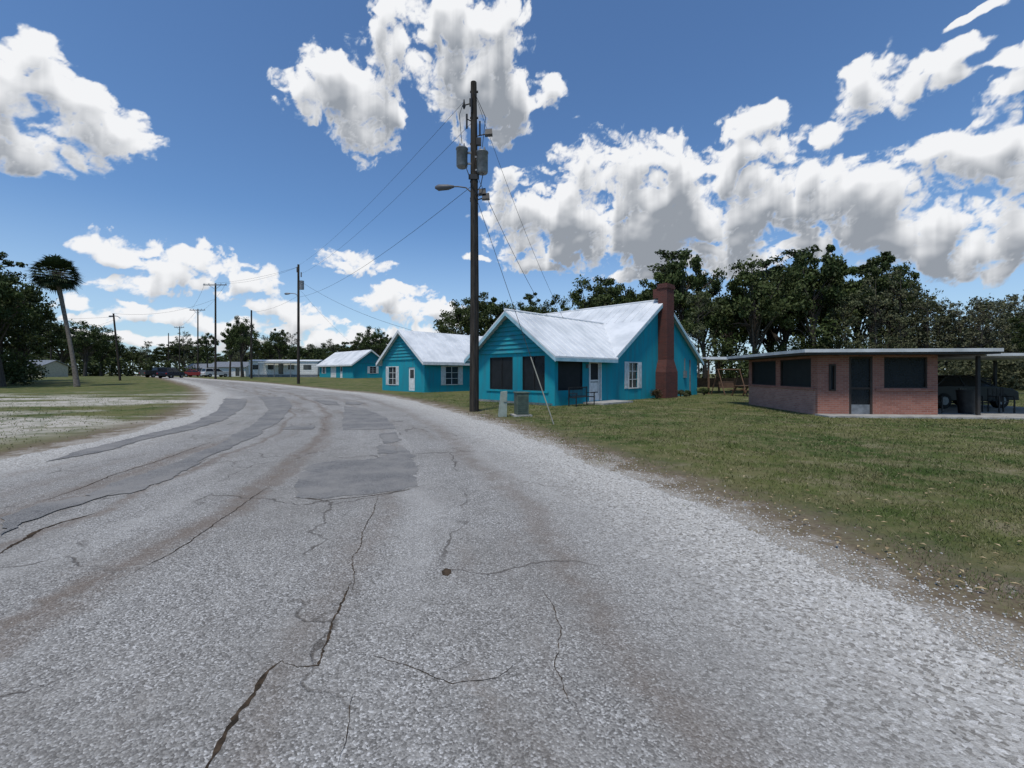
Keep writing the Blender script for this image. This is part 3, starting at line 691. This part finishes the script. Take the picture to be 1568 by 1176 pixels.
mb.tube([(0,0,13.05),(-.42,-.05,12.9)],.03,6); mb.tube([(-.42,-.05,12.75),(-.42,-.05,12.85),(-.42,-.05,12.95),(-.42,-.05,13.15)],[.03,.07,.05,.02],8)
mb.tube([(0,0,12.2),(-.3,-.1,12.3)],.025,6); mb.tube([(-.3,-.1,11.9),(-.3,-.1,12.5)],[.04,.04],8); mb.tube([(-.1,-.2,12.5),(-.1,-.2,13.3)],.03,8); mb.tube([(.25,-.1,11.6),(.25,-.1,12.2)],.035,8)
for z in (13.5,12.4,11.3,9.7,9.0,8.9): mb.tube([(-.17,0,z),(.17,0,z)],.05,8)
mb.box(-.2,-.12,-.05,.05,12.9,13.2); mb.box(.1,.3,-.15,.0,11.2,11.5); mb.box(-.22,.22,-.17,-.1,9.75,9.95)
mb.tube([(-.42,-.05,13.1),(-.6,-.2,12.4),(-.5,-.12,11.25)],.012,4); mb.tube([(.02,-.15,13.4),(.5,-.2,12.3),(.36,-.22,11.05)],.012,4); mb.tube([(-.35,-.2,10.3),(-.1,-.22,9.6),(.2,-.2,9.0),(.4,-.1,9.3)],.018,5); mb.tube([(.4,-.22,10.),(.3,-.3,9.4),(0,-.2,9.0)],.018,5)
mb.tube([(.05,-.19,.0),(.05,-.18,5),(.04,-.16,9)],.02,5)
mb.obj('fittings',[M['black']],E)
def upole(u,Yv,top,arm=None,light=None,trans=False,lean=0,r=.15):
    x,y,z=atg(u,Yv); h=EYE+(H0-top)/F*Yv-z
    E=empty('utility_pole',(x,y,z)); mb=MB(); mb.tube([(0,0,-.1),(lean/2,0,h/2),(lean,0,h)],[r,r*.85,r*.7],8); mb.obj('pole',[M['wood']],E)
    m2=MB()
    if arm: 
        m2.box(lean-arm,lean+arm,-.2,-.1,h-.35,h-.2)
        for k in (-1,-.55,.55,1): m2.tube([(lean+k*arm*.93,-.15,h-.2),(lean+k*arm*.93,-.15,h+.02)],[.06,.04],6)
        m2.tube([(lean-arm*.5,-.12,h-.3),(lean,-.12,h-1.)],.03,4); m2.tube([(lean+arm*.5,-.12,h-.3),(lean,-.12,h-1.)],.03,4)
    if trans: m2.tube([(.42,0,h-3.2),(.42,0,h-2.1)],.28,10); m2.tube([(.35,0,h-1.6),(.35,0,h-1.0)],.08,6); m2.tube([(-.2,0,h-1),(-.2,0,h-.3)],.06,6)
    if light: cobra(m2,light[1],light[0],.05)
    if m2.v: m2.obj('crossarm_fittings',[M['metal']],E)
    return x+lean,y,z+h
p2=upole(457,57,405,trans=True,light=(-1.,11.6),r=.19)
p3=upole(330,72,434,arm=1.9,r=.17); p4=upole(303,92,473,arm=1.6); p5=upole(385,74,475,r=.17)
p6=upole(184,66,480,light=(-.9,9.6),lean=-1.0); p7=upole(275,120,500,arm=1.3); p8=upole(258,130,510); p9=upole(78,95,510)
p10=upole(44,120,522,arm=1.2)
pm=(PB[0],PB[1],PH)
wi=MB()
def cable(a,b,sag,r=.012,n=14):
    pts=[]
    for i in range(n+1):
        t=i/n; pts.append((a[0]+(b[0]-a[0])*t,a[1]+(b[1]-a[1])*t,a[2]+(b[2]-a[2])*t-sag*4*t*(1-t)))
    wi.tube(pts,r,4,0,False)
cable((pm[0]-.42,pm[1],13.1),(p2[0],p2[1],p2[2]-.1),.7,.008); cable((pm[0],pm[1],12.3),(p2[0]+.3,p2[1],p2[2]-1.2),.8,.009); cable((pm[0],pm[1],9.6),(p2[0],p2[1],p2[2]-4.2),.9,.012)
for k in (-1,1): cable((p2[0],p2[1],p2[2]-.3),(p3[0]+k*1.7,p3[1],p3[2]),.5,.012); cable((p3[0]+k*1.7,p3[1],p3[2]),(p4[0]+k*1.4,p4[1],p4[2]),.5,.015)
cable((p4[0],p4[1],p4[2]),(p7[0],p7[1],p7[2]),.5,.02); cable((p5[0],p5[1],p5[2]-.3),(p2[0],p2[1],p2[2]-4),.5,.013)
cable((p6[0],p6[1],p6[2]),(p3[0],p3[1],p3[2]-2.5),1.0,.013); cable((p6[0],p6[1],p6[2]-.5),(-75,60,10),.6,.013); cable(p9,(p6[0],p6[1],p6[2]-1),.6,.013)
def H1(x,y,z): q=rotp(C1,math.radians(45),x,y); return (q[0],q[1],z)
cable((pm[0]+.1,pm[1],13.2),H1(-1,2.9,4.95),.5,.008); cable((pm[0]+.1,pm[1],10.0),H1(-2.5,2.9,4.95),.25,.010)
cable((p2[0],p2[1],p2[2]-2),(-9.,40.3,5.5),.6,.012); cable((p2[0],p2[1],p2[2]-3.),(-26,78,5.2),.6,.012)
wi.obj('power_lines',[M['wire']])
gp=G(848,650); mb=MB(); top=(PB[0]+.1,PB[1]-.05,9.0); bot=(gp[0],gp[1],0)
mb.tube([top,bot],.010,5); E=empty('guy_wire',(0,0,0)); mb.obj('cable',[M['wire']],E)
mb=MB(); mb.tube([lerp(bot,top,.0),lerp(bot,top,.24)],.020,8); mb.obj('guard',[M['guard']],E)
ub=G(790,637); E=empty('utility_cabinet',(ub[0],ub[1],0),math.radians(12))
mb=MB(); mb.box(-.02,.44,-.25,.25,.06,.86); mb.box(-.05,.47,-.28,.28,.86,.91); mb.obj('cabinet',[M['bgreen']],E,bevel=.015)
mb=MB(); 
for k in range(9): mb.box(.02,.40,-.265,-.252,.14+k*.075,.17+k*.075)
mb.obj('louvers',[M['bgreen']],E); mb=MB(); mb.box(-.15,.55,-.35,.35,0,.06); mb.obj('pad',[M['concrete']],E)
ub=G(770,638); mb=MB(); mb.hexa([(-.17,-.12,0),(.13,-.12,0),(.13,.12,0),(-.17,.12,0),(-.07,-.1,.92),(.15,-.1,.95),(.15,.1,.95),(-.07,.1,.92)]); mb.box(-.0,.12,-.135,-.125,.55,.8)
mb.obj('telecom_pedestal',[simple('pedestal_grey',(.30,.34,.29),None,6,.6)],None,(ub[0],ub[1],0),math.radians(12),.015)
# ---------------------------------------------------------------- trees
def quads(cen,size,g2,flat=0.):
    n=len(cen); a=g2.normal(size=(n,3)); a/=np.linalg.norm(a,axis=1)[:,None]; b=g2.normal(size=(n,3)); b[:,2]*=(1-flat); b-=(a*b).sum(1)[:,None]*a; b/=np.linalg.norm(b,axis=1)[:,None]+1e-9
    s=size*g2.uniform(.6,1.3,n)[:,None]; a=a*s; b=b*s*.55
    return np.stack([cen-a,cen-b,cen+a,cen+b],1).reshape(-1,3)
def addleaves(mb,cen,size,tone,g2,mat=1,flat=0):
    V=quads(cen,size,g2,flat); b=len(mb.v); mb.v.extend(map(tuple,V.tolist())); n=len(cen)
    mb.f.extend([(b+4*i,b+4*i+1,b+4*i+2,b+4*i+3) for i in range(n)]); mb.m.extend([mat]*n); mb.sm.extend([False]*n)
    if mb.tone is None: mb.tone=[]
    mb.tone.append((b,np.repeat(tone,4)))
def clumped(mb,cl,rc,nl,size,g2,H,flatz=.75,flat=0):
    for c,r in zip(cl,rc):
        d=g2.normal(size=(nl,3)); d/=np.linalg.norm(d,axis=1)[:,None]; rr=g2.random(nl)**.55*g2.uniform(.8,1.25,nl)
        p=c+d*(rr*r)[:,None]*np.array([1,1,flatz])
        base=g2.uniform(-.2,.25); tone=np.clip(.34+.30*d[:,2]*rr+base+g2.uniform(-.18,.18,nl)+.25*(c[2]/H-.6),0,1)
        addleaves(mb,p,size,tone,g2,1,flat)
def oak(seed,H=12,Rr=5,nc=55,nl=170,leaf=.17,zb=.28,name='oak'):
    g2=np.random.default_rng(seed); mb=MB()
    lean=g2.normal(0,.4,2); tr=[(0,0,-.2),(lean[0]*.3,lean[1]*.3,H*.2),(lean[0],lean[1],H*.42),(lean[0]*1.3,lean[1]*1.3,H*.7)]
    mb.tube(tr,[H*.03,H*.023,H*.016,H*.006],8)
    cl=[]
    lob=[(g2.uniform(0,6.28),g2.uniform(.15,.7)) for _ in range(5)]
    for k in range(nc):
        th=g2.uniform(0,6.28); u=g2.uniform(-.75,1); r=g2.random()**.4
        k2=.7+sum(a*max(0,math.cos(th-t))**3 for t,a in lob)*.55
        rad=math.sqrt(max(0,1-u*u))*Rr*k2*r
        zc=H*(zb+(1-zb)*.5)+u*r*H*(1-zb)*.5*g2.uniform(.7,1.12)
        cl.append((rad*math.cos(th)+lean[0],rad*math.sin(th)+lean[1],zc))
    cl=np.array(cl); rc=g2.uniform(.09,.24,nc)*Rr
    for c in cl[g2.permutation(nc)[:24]]:
        b0=lerp(tr[1],tr[3],g2.uniform(0,.8)); mid=lerp(b0,tuple(c),.5); mid=(mid[0],mid[1],mid[2]+.3)
        mb.tube([b0,mid,tuple(c)],[H*.011,H*.006,H*.002],5,0,False)
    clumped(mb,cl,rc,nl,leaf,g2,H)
    return mb.mesh(name,[M['bark'],M['leaf']],False)
def pine(seed,H=15,Rr=3.2,nc=34,nl=120,leaf=.16):
    g2=np.random.default_rng(seed); mb=MB(); ln=g2.normal(0,.4,2)
    f=lambda z:(ln[0]*z/H,ln[1]*z/H,z)
    mb.tube([f(-.2),f(H*.4),f(H*.75),f(H*.97)],[H*.017,H*.014,H*.009,H*.003],8)
    cl=[];rc=[]
    for k in range(nc):
        z=H*(.5+.48*g2.random()); th=g2.uniform(0,6.28); rr=Rr*(1.05-.75*((z/H-.5)/.48)**1.6)*g2.uniform(.2,1.05)
        c=(f(z)[0]+rr*math.cos(th),f(z)[1]+rr*math.sin(th),z+.2*rr); cl.append(c); rc.append(g2.uniform(.4,.95))
        mb.tube([f(z-.3),lerp(f(z-.3),c,.6),c],[.07,.045,.015],4,0,False)
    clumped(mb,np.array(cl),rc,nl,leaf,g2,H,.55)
    return mb.mesh('pine',[M['bark'],M['leafp']],False)
def sparse(seed,H=11,Rr=2.6,leaf=.14):
    g2=np.random.default_rng(seed); mb=MB(); ln=g2.normal(0,.5,2); f=lambda z:(ln[0]*z/H,ln[1]*z/H,z)
    mb.tube([f(-.2),f(H*.5),f(H)],[H*.014,H*.009,H*.002],6); cl=[];rc=[]
    for k in range(30):
        z=H*(.2+.75*g2.random()); th=g2.uniform(0,6.28); rr=Rr*(1.1-.7*z/H)*g2.uniform(.3,1.1); c=(f(z)[0]+rr*math.cos(th),f(z)[1]+rr*math.sin(th),z+.7*rr)
        mb.tube([f(z),lerp(f(z),c,.5),c],[.05,.03,.01],4,0,False)
        for q in range(3): 
            e=(c[0]+g2.normal(0,.5),c[1]+g2.normal(0,.5),c[2]+g2.uniform(.1,.8)); mb.tube([lerp(f(z),c,.6),e],[.02,.008],3,0,False); cl.append(e); rc.append(g2.uniform(.25,.6))
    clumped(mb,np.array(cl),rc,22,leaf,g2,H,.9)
    return mb.mesh('sparse_tree',[M['bark'],M['leafd']],False)
OAK=[oak(s,12,r,nc,nl,zb=zb) for s,r,nc,nl,zb in ((1,5.2,70,150,.28),(2,4.4,60,150,.35),(3,5.8,70,140,.25),(4,3.6,52,150,.4),(5,3.2,46,150,.3))]
PINE=[pine(s) for s in (11,12,13)]
SP=[sparse(s) for s in (21,22,23,24)]
def put(name,me,x,y,H,h0,rz,w=1.,parent=None):
    o=bpy.data.objects.new(name,me); scene.collection.objects.link(o); s=H/h0
    o.location=(x,y,float(ter(y))); o.scale=(s*w,s*w,s); o.rotation_euler=(0,0,rz); o.parent=parent; return o
def putpx(kind,u,Yv,top,w=1.,var=None,parent=None,name=None):
    lst,h0,nm={'oak':(OAK,11.8,'oak_tree'),'pine':(PINE,15,'pine_tree'),'sp':(SP,11.3,'cypress_tree')}[kind]
    H=EYE+(H0-top)/F*Yv-float(ter(Yv)); x=(u-784)/F*Yv
    return put(name or nm,lst[random.randrange(len(lst)) if var is None else var],x,Yv,H,h0,random.uniform(0,6.28),w,parent)
for u,Yv,tp,w in ((712,70,455,.9),(748,72,450,1.0),(795,80,465,.9),(848,76,458,.8),(905,66,430,.8),(945,64,428,.75),(985,70,430,.75)): putpx('oak',u,Yv,tp,w)
putpx('pine',815,82,446,.9); putpx('pine',930,70,422,1.1); putpx('pine',1010,60,410,1.2)
for u,Yv,tp,w in ((1048,54,380,.7),(1080,52,430,.8),(1120,56,436,.8),(1155,50,405,.9),(1200,54,412,.85),(1245,50,376,.75),(1285,54,420,.75),(1330,52,402,.65),(1358,54,392,.6),(1385,56,440,.55),(1100,62,445,1.),(1180,62,425,1.),(1260,62,415,1.),(1310,62,415,1.)): putpx('oak',u,Yv,tp,w)
for u,Yv,tp in ((1028,58,384),(1230,60,380),(1345,58,386),(1180,62,400),(1270,60,405),(1100,60,425)): putpx('pine',u,Yv,tp,1.1)
for u,Yv,tp in ((1375,50,415),(1340,47,425),(1300,47,450),(1070,48,445)): putpx('sp',u,Yv,tp,.9)
for k in range(42):
    putpx('sp',1365+k*6.5+random.uniform(-4,4),random.uniform(44,66),random.uniform(448,500),1.0)
putpx('oak',1600,38,470,.7); putpx('pine',1592,34,425,.9)
def mass(name,pts,nl,leaf,mat,seed,H=6):
    g2=np.random.default_rng(seed); mb=MB()
    cl=np.array([(p[0],p[1],float(ter(p[1]))+p[2]) for p in pts]); rc=[p[3] for p in pts]
    clumped(mb,cl,rc,nl,leaf,g2,H,.9); me=mb.mesh(name,[M['bark'],mat],False); o=bpy.data.objects.new(name,me); scene.collection.objects.link(o)
pts=[]
for k in range(190):
    u=random.uniform(985,1640); Yv=random.uniform(46,62); h=random.choice([.8,1.8,3,4.2,5.5] if u<1400 else [.8,1.8,3]); pts.append(((u-784)/F*Yv,Yv,h*random.uniform(.7,1.2),random.uniform(1.1,2.0)))
mass('undergrowth',pts,210,.17,M['leaf'],31,8)
pts=[]
for k in range(70):
    u=random.uniform(1400,1640); Yv=random.uniform(41,46); pts.append(((u-784)/F*Yv,Yv,random.uniform(.4,2.6),random.uniform(.6,1.2)))
mass('shrub_thicket',pts,150,.14,M['leafd'],32)
for u,Yv,tp,w in ((5,50,402,.7),(-40,46,405,.8),(30,62,440,.7),(-15,60,425,.8),(-70,50,400,.9),(20,56,470,.9)): putpx('oak',u,Yv,tp,w)
putpx('pine',2,54,385,1.0)
pts=[]
for k in range(36):
    u=random.uniform(-90,52); Yv=random.uniform(52,64); pts.append(((u-784)/F*Yv,Yv,random.uniform(.8,5.5),random.uniform(1.,1.9)))
mass('shrub_mass',pts,200,.18,M['leaf'],35,8)
for u,Yv,tp,w in ((130,110,494,1.0),(95,115,500,1.1),(155,120,508,1.),(370,84,488,.62),(352,88,498,.7),(428,100,502,.65),(420,108,512,.8),(318,100,508,.6),(570,95,503,.8),(548,100,512,.8),(590,98,510,.7)): putpx('oak',u,Yv,tp,w)
DT=empty('distant_treeline',(0,0,0))
for k in range(64):
    u=-60+k*13.5+random.uniform(-6,6); putpx('oak',u,random.uniform(135,190),random.uniform(522,545),1.4,parent=DT,name='distant_tree')
for k in range(14): putpx('sp',random.uniform(180,640),random.uniform(120,150),random.uniform(505,530),1.,parent=DT,name='distant_tree')
pts=[]
for k in range(150):
    u=random.uniform(-60,760); Yv=random.uniform(118,135); pts.append(((u-784)/F*Yv,Yv,random.uniform(.5,3.5),random.uniform(2,3.6)))
mass('distant_hedge',pts,110,.4,M['leaf'],33)
def shrub(name,x,y,r,mat,seed):
    g2=np.random.default_rng(seed); mb=MB(); 
    for k in range(7):
        e=(g2.normal(0,r*.5),g2.normal(0,r*.5),r*g2.uniform(.8,1.4)); mb.tube([(0,0,0),e],[.02,.008],4)
    cl=np.array([(g2.normal(0,r*.35),g2.normal(0,r*.35),r*g2.uniform(.4,1.1)) for _ in range(9)]); clumped(mb,cl,[r*.5]*9,110,.045,g2,2*r); me=mb.mesh(name,[M['bark'],mat],False)
    o=bpy.data.objects.new(name,me); scene.collection.objects.link(o); o.location=(x,y,0)
redl=leafmat('red_shrub',(.03,.02,.01),(.13,.06,.03))
for (lx,ly,r,mt) in ((4.1,-.55,.45,redl),(7.4,-.6,.35,M['leafd']),(8.6,-.6,.3,M['leaf']),(11.2,-.7,.4,M['leaf'])):
    q=rotp(C1,math.radians(45),lx,ly); shrub('garden_shrub',q[0],q[1],r,mt,int(lx*10))
def palm(u,Yv,utop,vtop,K=1.0):
    g2=np.random.default_rng(3); x,y,z=atg(u,Yv); h=EYE+(H0-vtop)/F*Yv-z; dx=(utop-u)/F*Yv
    E=empty('palm_tree',(x,y,z)); mb=MB(); pts=[(dx*(t**1.15),0,h*t) for t in np.linspace(0,1,9)]; mb.tube(pts,[.30,.24,.2,.19,.19,.19,.2,.22,.26],10); mb.obj('trunk',[M['palmbark']],E)
    mb=MB(); mb.tone=[]; c=np.array([dx,0,h])
    for k in range(110):
        th=k*2.39996; el=math.asin(-.72+1.7*((k+.5)/110)) ; L_=g2.uniform(1.2,1.6)*K; d=np.array([math.cos(th)*math.cos(el),math.sin(th)*math.cos(el),math.sin(el)])
        e=c+d*L_; e[2]-=.1; mb.tube([tuple(c),tuple((c+e)/2+np.array([0,0,.08])),tuple(e)],[.03,.02,.012],3,0,False)
        side=np.cross(d,[0.01,0,1]); side/=np.linalg.norm(side)+1e-9; up=np.cross(side,d)
        for q in np.linspace(-1.35,1.35,17):
            dd=d*math.cos(q)+side*math.sin(q); l=K*g2.uniform(.9,1.25)*(1-.2*abs(q)); w_=np.cross(dd,up)*.06
            mid=e+dd*l*.55; tip=e+dd*l+np.array([0,0,-.25*l])
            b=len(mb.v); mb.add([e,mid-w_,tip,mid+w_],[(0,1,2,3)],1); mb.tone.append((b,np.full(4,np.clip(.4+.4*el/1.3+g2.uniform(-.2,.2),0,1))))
    me=mb.mesh('fronds',[M['palmbark'],M['palmleaf']],False); o=bpy.data.objects.new('fronds',me); scene.collection.objects.link(o); o.parent=E
palm(118,50,86,420,1.0)
palm(372,90,366,515)
# ---------------------------------------------------------------- sky / light
w=bpy.data.worlds.new('World'); scene.world=w; w.use_nodes=True; nt=NT(w.node_tree); bg=nt.n['Background']
SUN_EL,SUN_AZ=66,200
sky=nt.node('ShaderNodeTexSky',sky_type='NISHITA'); sky.sun_disc=False; sky.sun_elevation=math.radians(SUN_EL); sky.sun_rotation=math.radians(SUN_AZ); sky.ozone_density=2.5; sky.air_density=1.0; sky.dust_density=.5
STR=.125
nt.l.new(nt.mix(1.,sky.outputs[0],(.72,.92,1.10),'MULTIPLY'),bg.inputs[0]); bg.inputs[1].default_value=STR
def ang(u,v):
    a=math.atan((u-784)/F); return a, math.atan((H0-v)/F*math.cos(a))
blobs=[(20,150,90,80),(70,85,55,48),(120,180,95,62),(195,212,62,46),(30,225,140,36),
(490,140,58,56),(560,190,48,66),(590,95,58,75),(520,120,70,40),(605,25,40,45),
(700,130,58,95),(755,125,50,85),(720,35,80,60),(785,175,30,55),(670,40,30,60),(840,138,24,30),
(850,330,105,78),(930,255,85,66),(1010,265,95,66),(1000,330,160,80),(1110,250,95,55),(1165,190,45,30),(1150,310,140,70),(1290,300,130,60),(1400,290,120,62),(1490,300,150,72),(1440,225,95,42),(1540,240,90,65),(850,390,95,26),(1060,390,120,22),
(1350,145,95,48),(1270,205,55,26),(1420,130,75,34),(1540,150,70,44),(1340,100,45,26),(1480,75,80,12),(1560,90,60,22),(1520,25,70,9),
(1480,380,170,55),(1330,365,210,40),(1120,400,120,28),(1560,330,90,80),
(225,385,84,32),(175,378,45,26),(290,405,100,34),(370,420,80,34),(270,440,130,22),(445,470,60,22),(545,402,64,22),(520,388,34,16),(620,450,55,18),(650,482,80,28),(585,465,50,20),(190,468,34,9),(250,485,110,14),(90,462,50,12),(400,505,140,18),(120,490,70,10),(620,510,110,16),(300,525,260,12),(560,525,160,10),(490,490,60,14),(1000,420,80,20),(740,395,28,8),(780,265,40,14)]
st=math.radians(.13)
azs=np.arange(math.radians(-60),math.radians(60),st); els=np.arange(math.radians(-.6),math.radians(50),st)
A_,B_=np.meshgrid(azs,els)
def vn(x,y,seed):
    g=np.random.default_rng(seed).random((256,256)); xi=np.floor(x).astype(int); yi=np.floor(y).astype(int); fx=x-xi; fy=y-yi
    fx=fx**3*(fx*(fx*6-15)+10); fy=fy**3*(fy*(fy*6-15)+10); a=g[yi&255,xi&255]; b=g[yi&255,(xi+1)&255]; c=g[(yi+1)&255,xi&255]; d=g[(yi+1)&255,(xi+1)&255]
    return (a+(b-a)*fx)*(1-fy)+(c+(d-c)*fx)*fy
def fbm(x,y,f,o,seed,gain=.55,bil=False):
    r=0;am=1;tot=0
    for k in range(o):
        ca,sa=math.cos(k*.7+.4),math.sin(k*.7+.4); n=vn((x*ca-y*sa)*f+k*17.3,(x*sa+y*ca)*f+k*9.1,seed+k)
        if bil: n=np.abs(2*n-1)
        r=r+n*am; tot+=am; am*=gain; f*=2.03
    return r/tot
yy_=B_*1.3
wx=(fbm(A_,yy_,12,4,100)-.5)*.09; wy=(fbm(A_,yy_,12,4,200)-.5)*.09
A2=A_+wx*.8; B2=B_+wy*.6
ex=np.zeros_like(A_)
for (u,v,ru,rv) in blobs:
    a0,e0=ang(u,v); a1,_=ang(u+ru,v); a2,_=ang(u-ru,v); _,e1=ang(u,v-rv); _,e2=ang(u,v+rv)
    ra=(a1-a2)/2; re=(e1-e2)/2
    ex+=np.exp(5*np.maximum(1-((A2-a0)/ra)**2-((B2-e0)/re)**2,-3))
f=np.clip(np.log(ex+1e-9)/5,-1.3,.85)
D=f+2.1*(fbm(A_+wx,yy_+wy,14,7,1,.62)-.5)+1.7*(fbm(A_+wx*.6,yy_+wy*.6,22,6,50,.62,True)-.42)+.02
Dc=np.clip(D,0,1)
tau=np.zeros_like(D); t_=np.zeros(D.shape[1]); dec=.968
for i in range(D.shape[0]-1,-1,-1):
    t_=t_*dec+Dc[i]*(1-dec); tau[i]=t_
def blur(a,n):
    for _ in range(n):
        a=(np.roll(a,1,0)+a*2+np.roll(a,-1,0))/4; a=(np.roll(a,1,1)+a*2+np.roll(a,-1,1))/4
    return a
Ds=blur(D,2); rel=Ds-np.roll(np.roll(Ds,-6,0),3,1)
Db=blur(D,14); relb=Db-np.roll(Db,-12,0)
sh=np.clip((tau-.20)/.60,0,1); sh=sh*sh*(3-2*sh)
sh=sh*np.clip(D*1.4,.2,1)+(fbm(A_,yy_,11,5,300)-.5)*.8*np.clip(D,0,1)-.22*np.clip(rel,-1,1)-.35*np.clip(relb,-1,1)
sh=np.clip(sh,0,1)
RD=2300.
V=np.stack([RD*np.sin(A_)*np.cos(B_),RD*np.cos(A_)*np.cos(B_),RD*np.sin(B_)+EYE],-1).reshape(-1,3).astype(np.float32)
ny_,nx_=A_.shape; idx=np.arange(nx_*ny_,dtype=np.int32).reshape(ny_,nx_)
Q=np.stack([idx[:-1,:-1],idx[:-1,1:],idx[1:,1:],idx[1:,:-1]],-1).reshape(-1,4)
me=bpy.data.meshes.new('sky'); me.vertices.add(len(V)); me.vertices.foreach_set('co',V.ravel()); me.loops.add(Q.size); me.loops.foreach_set('vertex_index',Q.ravel()); me.polygons.add(len(Q)); me.polygons.foreach_set('loop_start',np.arange(0,Q.size,4,dtype=np.int32))
for nm,arr in (('den',D),('shade',sh)):
    a=me.attributes.new(nm,'FLOAT','POINT'); a.data.foreach_set('value',arr.ravel().astype(np.float32))
me.update(calc_edges=True)
m=bpy.data.materials.new('clouds'); m.use_nodes=True; nt=NT(m.node_tree); nt.n.clear()
pos=nt.node('ShaderNodeNewGeometry').outputs['Position']; z=nt.sep(pos)[2]
den=nt.math('ADD',nt.attr('den'),nt.math('MULTIPLY',nt.math('SUBTRACT',nt.noise(pos,.04,2,.6),.5),.5))
al=nt.mr(den,-.05,.60); hz=nt.mr(z,0.,750.,.5,0.)
al2=nt.math('MAXIMUM',al,hz)
ccol=nt.mix(nt.attr('shade'),(.90,.91,.93),(.30,.33,.375))
ccol=nt.mix(nt.mr(al,.0,.5),(.58,.73,.88),ccol)
em=nt.node('ShaderNodeEmission'); nt.put(em.inputs[0],ccol); tr_=nt.node('ShaderNodeBsdfTransparent'); mx=nt.node('ShaderNodeMixShader'); out=nt.node('ShaderNodeOutputMaterial')
nt.put(mx.inputs[0],al2); nt.l.new(tr_.outputs[0],mx.inputs[1]); nt.l.new(em.outputs[0],mx.inputs[2]); nt.l.new(mx.outputs[0],out.inputs[0])
try: m.cycles.emission_sampling='NONE'
except Exception: pass
me.materials.append(m); so=bpy.data.objects.new('sky',me); scene.collection.objects.link(so)
ld=bpy.data.lights.new('sun','SUN'); ld.energy=3.0; ld.angle=math.radians(7); ld.color=(1,.95,.87)
so=bpy.data.objects.new('sun',ld); scene.collection.objects.link(so)
e,a=math.radians(SUN_EL),math.radians(SUN_AZ); dv=Vector((math.sin(a)*math.cos(e),math.cos(a)*math.cos(e),math.sin(e)))
so.rotation_euler=dv.to_track_quat('Z','Y').to_euler()
cd=bpy.data.cameras.new('camera'); cd.sensor_width=36; cd.lens=F/1568*36; cd.shift_y=-(588-H0)/1568; cd.clip_end=6000; cd.clip_start=.05
co=bpy.data.objects.new('camera',cd); scene.collection.objects.link(co); co.location=(0,0,EYE); co.rotation_euler=(math.radians(90),0,0); scene.camera=co
